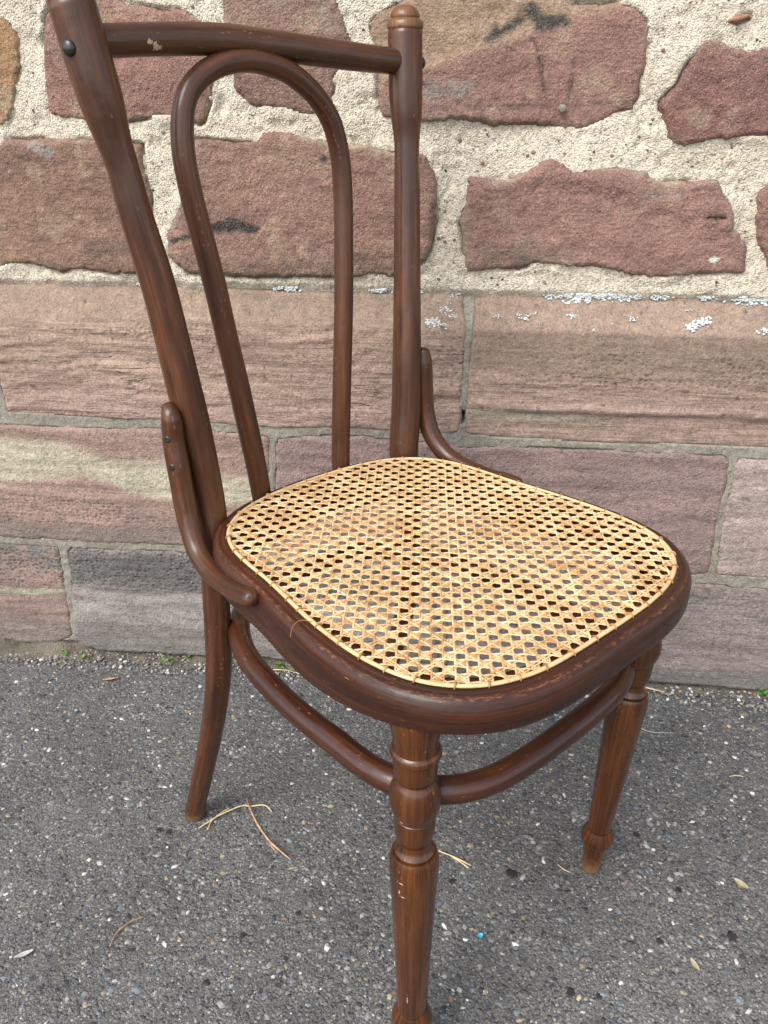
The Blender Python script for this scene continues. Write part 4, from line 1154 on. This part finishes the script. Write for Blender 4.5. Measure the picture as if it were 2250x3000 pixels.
# ------------------------------------------------------------------ weeds at the foot of the wall
def leaf_mesh():
    V, F = [], []
    n = 6
    for i in range(n):
        t = i / (n - 1)
        hw = 0.5 * math.sin(math.pi * (0.06 + 0.9 * t)) ** 0.8
        for s in (-1, 0, 1):
            V.append((t * 1.0, s * hw * 0.6, 0.25 * math.sin(t * 2.2) + 0.10 * abs(s)))
    for i in range(n - 1):
        for s in range(2):
            F.append((i * 3 + s, (i + 1) * 3 + s, (i + 1) * 3 + s + 1, i * 3 + s + 1))
    me = bpy.data.meshes.new('leaf')
    me.from_pydata(V, [], F)
    me.polygons.foreach_set('use_smooth', [True] * len(me.polygons))
    me.materials.append(MAT['leaf'])
    return me
LEAF = leaf_mesh()
def weed(x, y, size, n, label, seed):
    r = random.Random(seed)
    e = empty('weed', (x, y, 0.002))
    tag(e, label, 'weed', 'weeds at the foot of the wall')
    for s in range(max(2, n // 4)):
        a = r.uniform(0, 6.28)
        h = size * r.uniform(0.5, 1.0)
        dx, dy = math.cos(a) * size * 0.5, math.sin(a) * size * 0.35 - size * 0.15
        tube('stem', [(0, 0, 0, 0.0007), (dx * 0.4, dy * 0.4, h * 0.55, 0.0006), (dx, dy, h, 0.0004)], MAT['stem'], e, n=8, ns=6)
        for k in range(4):
            t = r.uniform(0.3, 1.0)
            o = bpy.data.objects.new('leaf', LEAF)
            link(o, e)
            o.location = (dx * t, dy * t, h * t)
            sc = size * r.uniform(0.3, 0.55)
            o.scale = (sc, sc, sc)
            o.rotation_euler = (r.uniform(-0.4, 0.4), r.uniform(-0.7, 0.3), r.uniform(0, 6.28))
    return e
WEEDS = [(-0.6532, -0.0155, .016, 10, 'low weed by the block joint, leftmost along the wall'), (-0.6208, -0.0187, .009, 8, 'tiny seedling just right of the leftmost weed'),
         (-0.4708, -0.0224, .019, 14, 'leafy weed midway between the left edge and the rear leg'), (-0.44, -0.0064, .015, 9, 'small weed just left of the rear leg'),
         (-0.345, -0.0193, .014, 10, 'spiky weed seen between rear leg and stretcher ring'), (-0.2767, -0.0117, .018, 14, 'green weed seen under the seat inside the ring'),
         (-0.2479, -0.0181, .016, 10, 'pale weed next to the green one under the seat'), (0.5040, 0.0000, .022, 20, 'bright green leafy weed at the right edge')]
for i, w_ in enumerate(WEEDS):
    weed(*w_, 70 + i)

# ------------------------------------------------------------------ chair (u across, v towards the sitter's front, z up)
chair = empty('cane_chair', (-0.0653, -0.3468, 0), 3.97986)
tag(chair, 'dark brown bentwood chair with woven cane seat and turned front legs', 'chair')
WB, WR, WS, WL = MAT['wood_back'], MAT['wood_rail'], MAT['wood_seat'], MAT['wood_leg']

# seat outline (centre of the cane border)
OC = [0.196, 0.00567, 0.01553, -0.00593, -0.01373, 0.00041, -0.00188, 9e-05, 0.00109]
OS = [-4e-05, 5e-05, -0.00027, 0, -1e-05, 2e-05, -1e-05, -0.00019]
V0 = 0.065
def rad_at(phi):
    r = OC[0]
    for k in range(1, 9):
        r = r + OC[k] * np.cos(k * phi) + OS[k - 1] * np.sin(k * phi)
    return r
NPH = 720
ph = np.linspace(0, 2 * np.pi, NPH, endpoint=False)
ring = np.stack([rad_at(ph) * np.sin(ph), V0 + rad_at(ph) * np.cos(ph), 0 * ph], 1)
ring = catmull(ring[::6], 260, closed=True)[:, :2]
tn = np.roll(ring, -1, 0) - np.roll(ring, 1, 0)
nrm = np.stack([-tn[:, 1], tn[:, 0]], 1)
nrm /= np.linalg.norm(nrm, axis=1, keepdims=True)
if ((ring - np.array([0, V0])) * nrm).sum() < 0: nrm = -nrm
arc = np.r_[0, np.cumsum(np.linalg.norm(np.diff(ring, axis=0), axis=1))]

prof = [(-0.016, 0.4570), (-0.012, 0.4612), (-0.004, 0.4622), (0.0036, 0.4622), (0.0060, 0.4618), (0.0070, 0.4609), (0.0080, 0.4616), (0.0105, 0.4611), (0.0130, 0.4596), (0.0150, 0.4568), (0.0162, 0.4525), (0.0166, 0.4470), (0.0167, 0.4400), (0.0166, 0.4250),
        (0.0161, 0.4205), (0.0148, 0.4180), (0.0120, 0.4170), (-0.012, 0.4172), (-0.0165, 0.4190), (-0.0175, 0.4240), (-0.0172, 0.4520)]
pl = np.r_[0, np.cumsum(np.hypot(*np.diff(np.array(prof), axis=0).T))]
V, UV, F = [], [], []
nr, npf = len(ring), len(prof)
for i in range(nr + 1):
    ii = i % nr
    s = arc[ii] if i < nr else arc[-1] + np.linalg.norm(ring[0] - ring[-1])
    wob = 1 + 0.02 * float(fbm(ring[ii][0] * 20, ring[ii][1] * 20, 0, 5, 2))
    for (o_, z_), q in zip(prof, pl):
        p = ring[ii] + nrm[ii] * o_ * wob
        k_ = float(sstep(0.08, 0.24, p[1]))                 # the ring is thinner towards the front
        zz_ = 0.4622 - (0.4622 - z_) * (1 - 0.30 * k_) if z_ < 0.45 else z_
        V.append((p[0], p[1], min(zz_, 0.4622)))
        UV.append((s, q))
for i in range(nr):
    for j in range(npf):
        j2 = (j + 1) % npf
        F.append((i * npf + j, (i + 1) * npf + j, (i + 1) * npf + j2, i * npf + j2))
seat = mesh_obj('seat_frame', V, [f[::-1] for f in F], WS, chair, uvs=UV)
_bm = bmesh.new(); _bm.from_mesh(seat.data); bmesh.ops.recalc_face_normals(_bm, faces=_bm.faces); _bm.to_mesh(seat.data); _bm.free()

# --- cane weave: every strand is a flat half-round strip that dips over and under its neighbours
PITCH_C, SEP = 0.01255, 0.00118
ZC = 0.4640
crs = np.random.default_rng(5)
def inside(u, v, off):
    dx, dy = u, v - V0
    return np.hypot(dx, dy) < rad_at(np.arctan2(dx, dy)) + off
def strand(p0, dirv, zfun, width, seed, thick=0.00095):
    t = np.arange(-0.34, 0.34, 0.0017)
    u, v = p0[0] + dirv[0] * t, p0[1] + dirv[1] * t
    m_ = inside(u, v, 0.0006)
    if m_.sum() < 5: return
    t, u, v = t[m_], u[m_], v[m_]
    sag = 1 - np.clip(np.hypot(u, v - V0) / 0.20, 0, 1) ** 2
    z = ZC + zfun(u, v) - 0.0028 * sag
    e = np.minimum(t - t[0], t[-1] - t)
    z = z - 0.0012 * np.exp(-e / 0.004)
    sx, sy = -dirv[1], dirv[0]
    wobv = 0.00028 * fbm(t * 35, seed * 1.7, 0, seed, 3)
    wd = width * (1 + 0.10 * vnoise(t * 60, seed * 0.37, 0, seed + 3)) * (1 + 0.08 * math.sin(seed * 12.9))
    tiltn = 0.18 * vnoise(t * 120, seed, 0, seed + 11)
    cs = ((-0.5, 0.0), (-0.36, 0.62), (0.0, 1.0), (0.36, 0.62), (0.5, 0.0), (0.0, -0.15))
    rows = []
    for a, b in cs:
        off = wobv + a * wd
        rows.append(np.stack([u + sx * off, v + sy * off, z + b * thick + a * wd * tiltn], 1))
    VV = np.stack(rows, 1).reshape(-1, 3)
    n, k = len(t), len(cs)
    i = np.arange(n - 1)[:, None] * k
    j = np.arange(k)[None]
    FF = np.stack([i + j, i + (j + 1) % k, i + k + (j + 1) % k, i + k + j], -1).reshape(-1, 4)
    uvv = np.stack([np.repeat(t + seed * 0.37, k), np.tile([c_[0] * width for c_ in cs], n)], 1)
    mesh_obj('cane_strand', VV, FF.tolist(), MAT['cane'], seat, uvs=uvv)
def pairbump(x, k, sign0):
    """over/under of a strand crossing a pair centred on multiples of the pitch"""
    f = (x / PITCH_C - np.round(x / PITCH_C)) * PITCH_C
    return sign0 * 0.00030 * (np.exp(-((f - SEP) / 0.0013) ** 2) - np.exp(-((f + SEP) / 0.0013) ** 2))
sd_ = 0
for i in range(-16, 17):
    for k, s in ((0, -1), (1, 1)):
        sd_ += 1
        j = crs.normal(0, 0.00012)
        strand((i * PITCH_C + s * SEP + j, V0), (0, 1), lambda u, v, s=s: pairbump(v, 0, s), 0.0020, sd_, 0.00068)
        sd_ += 1
        j = crs.normal(0, 0.00012)
        strand((0, i * PITCH_C + s * SEP + 5 * PITCH_C + j), (1, 0), lambda u, v, s=s: pairbump(u, 0, -s), 0.0020, sd_, 0.00068)
q = math.sqrt(0.5)
for i in range(-30, 31):
    c_ = (i + 0.5) * PITCH_C
    sd_ += 1
    j = crs.normal(0, 0.0002)
    strand(((c_ + V0) / 2 + (0 - 0) + j - 0.0, (V0 - c_) / 2 + 0.0 - j + 0.0) if False else (c_ / 2 + V0 / 2 - 0.0, V0 / 2 - c_ / 2), (q, q), lambda u, v: 0.00058 * np.cos(2 * np.pi * u / PITCH_C), 0.0019, sd_, 0.00068)
    sd_ += 1
    strand((c_ / 2 - V0 / 2 + 0.0, V0 / 2 + c_ / 2) if False else (c_ / 2, c_ / 2), (q, -q), lambda u, v: -0.00058 * np.cos(2 * np.pi * u / PITCH_C), 0.0019, sd_, 0.00068)

# --- border strip tying the weave down, with its loops
def border():
    cs = ((-0.0021, 0.0), (-0.0017, 0.0010), (-0.0007, 0.0018), (0.0005, 0.0018), (0.0015, 0.0012), (0.0022, 0.0))
    VV, UU, FF = [], [], []
    k = len(cs)
    for i in range(nr + 1):
        ii = i % nr
        w_ = 1 + 0.12 * float(fbm(ii * 0.06, 3.3, 0, 2, 3))
        s_ = 0.0004 * float(fbm(ii * 0.11, 8.3, 0, 6, 2))
        for a, b in cs:
            p = ring[ii] + nrm[ii] * (a * w_ + s_)
            VV.append((p[0], p[1], 0.4632 + b))
            UU.append((arc[ii] if i < nr else arc[-1] + 0.005, a))
    for i in range(nr):
        for j in range(k - 1):
            FF.append((i * k + j, i * k + j + 1, (i + 1) * k + j + 1, (i + 1) * k + j))
        FF.append((i * k + k - 1, i * k, (i + 1) * k, (i + 1) * k + k - 1))
    o = mesh_obj('cane_border', VV, FF, MAT['binding'], chair, uvs=UU)
    b_ = bmesh.new(); b_.from_mesh(o.data); bmesh.ops.recalc_face_normals(b_, faces=b_.faces); b_.to_mesh(o.data); b_.free()
    return o
bord = border()
def loop_mesh():
    rows = [(-0.0036, 0, -0.0012, 0.0008), (-0.0033, 0, 0.0008, 0.00085), (-0.0016, 0.0002, 0.0025, 0.0009), (0.0008, 0.0003, 0.0027, 0.0009), (0.0030, 0, 0.0010, 0.00085), (0.0034, 0, -0.0012, 0.0008)]
    o = tube('binder_loop', rows, MAT['loop'], None, n=12, ns=6)
    me = o.data
    bpy.data.objects.remove(o)
    return me
LOOP = loop_mesh()
per = arc[-1] + np.linalg.norm(ring[0] - ring[-1])
nl = int(round(per / 0.0258))
for i in range(nl):
    s = (i + 0.3 * random.uniform(-1, 1) * 0.3) * per / nl % per
    ii = int(np.searchsorted(arc, s) % nr)
    o = bpy.data.objects.new('binder_loop', LOOP)
    link(o, bord)
    o.location = (ring[ii][0], ring[ii][1], 0.4636)
    o.rotation_euler = (0, 0, math.atan2(nrm[ii][1], nrm[ii][0]) + random.uniform(-0.25, 0.25))
    o.scale = (random.uniform(0.78, 0.9),) * 3

# --- rear posts, one piece from foot to top
RL = [(0.1609, -0.2056, 0.0012, 0.0118), (0.1608, -0.2045, 0.006, 0.0128), (0.1588, -0.1911, 0.0451, 0.0127), (0.155, -0.1629, 0.1256, 0.0132), (0.1508, -0.1349, 0.2127, 0.0137), (0.1474, -0.1194, 0.2858, 0.0143), (0.1438, -0.1167, 0.3611, 0.0142),
      (0.1400, -0.1185, 0.410, 0.0148), (0.1345, -0.1245, 0.4500, 0.0156), (0.1325, -0.1294, 0.4750, 0.0161), (0.1338, -0.1337, 0.5145, 0.0166), (0.1367, -0.1383, 0.5627, 0.0168), (0.141, -0.1427, 0.6098, 0.0165), (0.1441, -0.1461, 0.6456, 0.016), (0.1496, -0.1508, 0.6961, 0.0156),
      (0.1577, -0.1553, 0.7436, 0.0147), (0.1605, -0.1571, 0.762, 0.0143), (0.1639, -0.1598, 0.7915, 0.0138), (0.168, -0.1618, 0.8127, 0.0149), (0.1715, -0.1638, 0.8335, 0.0175), (0.1747, -0.1657, 0.8534, 0.0187), (0.1785, -0.1681, 0.8792, 0.0187), (0.1833, -0.171, 0.9115, 0.0184)]
RR = [(-0.1609, -0.2056, 0.0012, 0.0118), (-0.1608, -0.2045, 0.006, 0.0128), (-0.1588, -0.1911, 0.0451, 0.0127), (-0.155, -0.1629, 0.1256, 0.0132), (-0.1508, -0.1349, 0.2127, 0.0137), (-0.1474, -0.1194, 0.2858, 0.0143), (-0.1438, -0.1167, 0.3611, 0.0148),
      (-0.1410, -0.1200, 0.410, 0.0165), (-0.1404, -0.1284, 0.4579, 0.0179), (-0.1483, -0.1339, 0.5161, 0.0178), (-0.1535, -0.1394, 0.5747, 0.0171), (-0.1579, -0.1448, 0.6316, 0.0161), (-0.1619, -0.1502, 0.6895, 0.0153), (-0.1671, -0.1571, 0.7627, 0.0142), (-0.169, -0.1604, 0.7974, 0.0137),
      (-0.1701, -0.1619, 0.8136, 0.0147), (-0.1706, -0.1636, 0.8316, 0.0171), (-0.1711, -0.1657, 0.8538, 0.0181), (-0.1718, -0.1665, 0.8626, 0.0182), (-0.1741, -0.1706, 0.9056, 0.0182), (-0.1746, -0.1713, 0.9125, 0.0182)]
posts = []
for rows in (RL, RR):
    p = tube('rear_post', rows, WB, chair, n=150, ns=30, rough=0.012, seed=3)
    posts.append(p)
    a = np.array(rows[-1][:3])
    ax = a - np.array(rows[-2][:3]); ax /= np.linalg.norm(ax)
    prf = [(0.0225, 0.0005), (0.0222, 0.0045), (0.0210, 0.0085), (0.0190, 0.0118), (0.0162, 0.0142), (0.0130, 0.0152), (0.0108, 0.0153), (0.0100, 0.0148), (0.0095, 0.0160), (0.0088, 0.0172), (0.0066, 0.0187), (0.0036, 0.0192), (0.0010, 0.0191), (0.0002, 0.0186), (-0.0005, 0.0178)]
    lathe('finial', prf, lambda t, a=a, ax=ax: a + ax * t, MAT['wood_cap'], p)

# --- crest rail and hoop
tube('crest_rail', [(0.1700, -0.168, 0.8835, 0.0122), (0.1579, -0.170, 0.8841, 0.0125), (0.1302, -0.172, 0.8865, 0.0127), (0.0871, -0.174, 0.8896, 0.0129), (0.0404, -0.175, 0.8912, 0.0132), (-0.01, -0.175, 0.8895, 0.0133), (-0.0645, -0.174, 0.8866, 0.0132), (-0.1248, -0.172, 0.8838, 0.0129), (-0.1601, -0.170, 0.8825, 0.0123), (-0.1700, -0.169, 0.8822, 0.012)], WR, chair, n=90, ns=28, rough=0.01, up=(0, 0, 1))
HOOP = [(0.0585, -0.1440, 0.4440, 0.0108), (0.0591, -0.1457, 0.4586, 0.0109), (0.0617, -0.1473, 0.4897, 0.0111), (0.0678, -0.1503, 0.543, 0.0113), (0.0742, -0.153, 0.5937, 0.0112), (0.0799, -0.1552, 0.6334, 0.0112), (0.0871, -0.1582, 0.6878, 0.0111), (0.0946, -0.1607, 0.7336, 0.0108), (0.0998, -0.1624, 0.766, 0.0106), (0.1024, -0.1641, 0.7967, 0.0104), (0.1014, -0.1652, 0.8168, 0.0103), (0.0968, -0.1663, 0.8362, 0.0101), (0.0904, -0.167, 0.8488, 0.01), (0.0761, -0.1677, 0.8616, 0.0099), (0.0559, -0.1682, 0.8711, 0.0099), (0.0361, -0.1684, 0.8751, 0.01), (0.0202, -0.1684, 0.8757, 0.0102), (0.0028, -0.1683, 0.8734, 0.0102), (-0.0181, -0.168, 0.8682, 0.0102), (-0.0362, -0.1675, 0.8587, 0.0102), (-0.0503, -0.1669, 0.8484, 0.0102), (-0.0601, -0.1663, 0.8378, 0.0102), (-0.0687, -0.1656, 0.8246, 0.0103), (-0.0738, -0.1648, 0.8099, 0.0103), (-0.0774, -0.1639, 0.7924, 0.0104), (-0.0785, -0.1626, 0.7689, 0.0103), (-0.0781, -0.1613, 0.7449, 0.0103), (-0.0768, -0.1599, 0.7202, 0.0103), (-0.0717, -0.156, 0.6488, 0.0106), (-0.0612, -0.1503, 0.5446, 0.0107), (-0.0539, -0.146, 0.4651, 0.0109), (-0.0530, -0.1440, 0.4440, 0.0109)]
tube('back_hoop', HOOP, WB, chair, n=170, ns=24, rough=0.012, seed=8)

# --- stretcher ring under the seat
half = [(0.0, 0.232), (0.05, 0.231), (0.09, 0.226), (0.12, 0.214), (0.145, 0.19), (0.158, 0.155), (0.161, 0.1), (0.161, 0.03), (0.150, -0.05), (0.138, -0.083), (0.12, -0.113), (0.095, -0.135), (0.06, -0.15), (0.0, -0.156)]
pts = half + [(-u, v) for u, v in half[-2:0:-1]]
ringst = tube('stretcher_ring', [(u, v, 0.335, 0.0119) for u, v in pts], MAT['wood_ring'], chair, n=200, ns=22, closed=True, rough=0.012, seed=12)

# --- side braces
BR = [(0.1600, -0.1390, 0.583, 0.0066), (0.1610, -0.1330, 0.576, 0.0095), (0.1611, -0.1331, 0.5513, 0.0109), (0.1619, -0.1283, 0.5243, 0.0113), (0.1626, -0.1239, 0.4964, 0.0112), (0.1639, -0.1163, 0.4689, 0.0109), (0.1669, -0.0977, 0.4442, 0.0108), (0.1705, -0.0690, 0.4360, 0.0100), (0.1755, -0.0385, 0.4395, 0.0094), (0.1798, -0.0110, 0.4450, 0.0090), (0.1830, 0.0125, 0.4530, 0.0086), (0.1845, 0.0210, 0.4555, 0.0078)]
BRR = [(-0.1729, -0.1324, 0.5790, 0.0085), (-0.173, -0.1309, 0.5650, 0.0107), (-0.1732, -0.1292, 0.5373, 0.0112), (-0.1735, -0.1268, 0.5122, 0.0113), (-0.1742, -0.1201, 0.4867, 0.0114), (-0.1757, -0.1071, 0.4684, 0.0112), (-0.1781, -0.086, 0.4546, 0.0105), (-0.1817, -0.0539, 0.4487, 0.0097), (-0.185, -0.0241, 0.4475, 0.009), (-0.188, 0.002, 0.4491, 0.0083), (-0.1892, 0.0113, 0.4492, 0.0075)]
braces = []
for rows in (BR, BRR):
    braces.append(tube('side_brace', rows, WB if rows is BR else WB, chair, n=80, ns=22, cap0=0.6, cap1=0.75, rough=0.02, seed=15, squash=1.0))

# --- turned front legs
LP = [(0.4340, 0.0212), (0.4190, 0.0206), (0.4149, 0.01994), (0.4088, 0.01873), (0.4012, 0.01752), (0.3962, 0.01775), (0.3950, 0.0194), (0.392, 0.02053), (0.3892, 0.02005), (0.3879, 0.0178), (0.3874, 0.0168), (0.3864, 0.0168), (0.3858, 0.0178), (0.3778, 0.01782), (0.3699, 0.01725), (0.366, 0.0160), (0.3650, 0.0150), (0.3640, 0.0151), (0.3618, 0.01695), (0.3537, 0.02002), (0.3454, 0.02122), (0.3371, 0.0208), (0.3303, 0.01869), (0.3268, 0.01735), (0.3262, 0.0162), (0.3252, 0.0162), (0.3246, 0.0171), (0.3114, 0.01713), (0.3040, 0.01600), (0.2990, 0.0143), (0.2978, 0.01335), (0.2960, 0.01322), (0.2930, 0.0134), (0.2895, 0.01480), (0.2868, 0.0171), (0.2854, 0.0171), (0.2850, 0.01520), (0.2840, 0.0151), (0.2835, 0.01843), (0.2815, 0.0195), (0.2777, 0.02037), (0.2713, 0.02103), (0.2640, 0.0210), (0.2414, 0.01984), (0.2023, 0.01825), (0.1612, 0.01676), (0.1178, 0.01512), (0.0838, 0.01395), (0.0765, 0.0137), (0.0760, 0.0128), (0.0748, 0.0128), (0.0743, 0.0148), (0.0709, 0.01605), (0.065, 0.0186), (0.0591, 0.0195), (0.0540, 0.0189), (0.0495, 0.0165), (0.0475, 0.0145), (0.0468, 0.0117), (0.0455, 0.0116), (0.0300, 0.0117), (0.0120, 0.0112), (0.0050, 0.0108), (0.0016, 0.0103), (0.0004, 0.0092), (0.0, 0.0080)]
def dense(prof):
    P = np.array(prof)
    out = []
    for a, b in zip(P[:-1], P[1:]):
        n = max(1, int((a[0] - b[0]) / 0.004))
        for i in range(n):
            out.append(a + (b - a) * i / n)
    out.append(P[-1])
    return out
LPD = dense(LP)
def leg_axis(top, bot):
    top, bot = np.array(top), np.array(bot)
    return lambda z: bot + (top - bot) * (z / 0.419)
lathe('front_leg', LPD, leg_axis((0.1585, 0.2005, 0.419), (0.1565, 0.2032, 0.0)), MAT['wood_leg_scratched'], chair)
lathe('front_leg', LPD, leg_axis((-0.1525, 0.2150, 0.419), (-0.1580, 0.1950, 0.0)), WL, chair)

# --- screws
def screw_mesh(r, h, slot):
    V, F = [], []
    k = 18
    prf = [(0.98, -0.0012), (1.0, 0.0), (0.93, 0.35 * h), (0.72, 0.72 * h), (0.4, 0.94 * h)]
    for q_, z_ in prf:
        for j in range(k):
            a = 2 * math.pi * j / k
            V.append((r * q_ * math.cos(a), r * q_ * math.sin(a), z_))
    V.append((0, 0, h))
    for i in range(len(prf) - 1):
        for j in range(k):
            F.append((i * k + j, i * k + (j + 1) % k, (i + 1) * k + (j + 1) % k, (i + 1) * k + j))
    for j in range(k):
        F.append(((len(prf) - 1) * k + j, (len(prf) - 1) * k + (j + 1) % k, len(V) - 1))
    if slot:
        V = [(x, y, z - 0.35 * h * (1 if abs(y) < r * 0.13 and z > 0.2 * h else 0)) for x, y, z in V]
    me = bpy.data.meshes.new('screw')
    me.from_pydata(V, [], F)
    me.polygons.foreach_set('use_smooth', [True] * len(me.polygons))
    me.materials.append(MAT['iron'])
    return me
SC1, SC2 = screw_mesh(0.0062, 0.0034, False), screw_mesh(0.0036, 0.0009, True)
def screw(me, pos, d, parent):
    o = bpy.data.objects.new('screw', me)
    link(o, parent)
    o.location = pos
    o.rotation_euler = Vector(d).to_track_quat('Z', 'Y').to_euler()
    return o
screw(SC1, (0.1955, -0.1600, 0.8770), (0.9, 0.42, 0.05), posts[0])
screw(SC1, (-0.1905, -0.1620, 0.8820), (-0.93, 0.3, 0.05), posts[1])
for sgn, br in ((1, braces[0]),):
    for (u, v, z, d) in ((0.1706, -0.1285, 0.5560, (1, 0.3, 0.1)), (0.1716, -0.1240, 0.5290, (1, 0.3, 0.1)), (0.1775, -0.0800, 0.4390, (0.95, 0.1, -0.1)), (0.1815, -0.0480, 0.4380, (0.95, 0.1, -0.1))):
        screw(SC2, (sgn * u, v, z), (sgn * d[0], d[1], d[2]), br)

tube('cane_fibre', [(0.1755, 0.0965, 0.4650, 0.00035), (0.1820, 0.0900, 0.4660, 0.00035), (0.1900, 0.0900, 0.4635, 0.0003), (0.1955, 0.0940, 0.4580, 0.0003)], MAT['loop'], bord, n=20, ns=5)
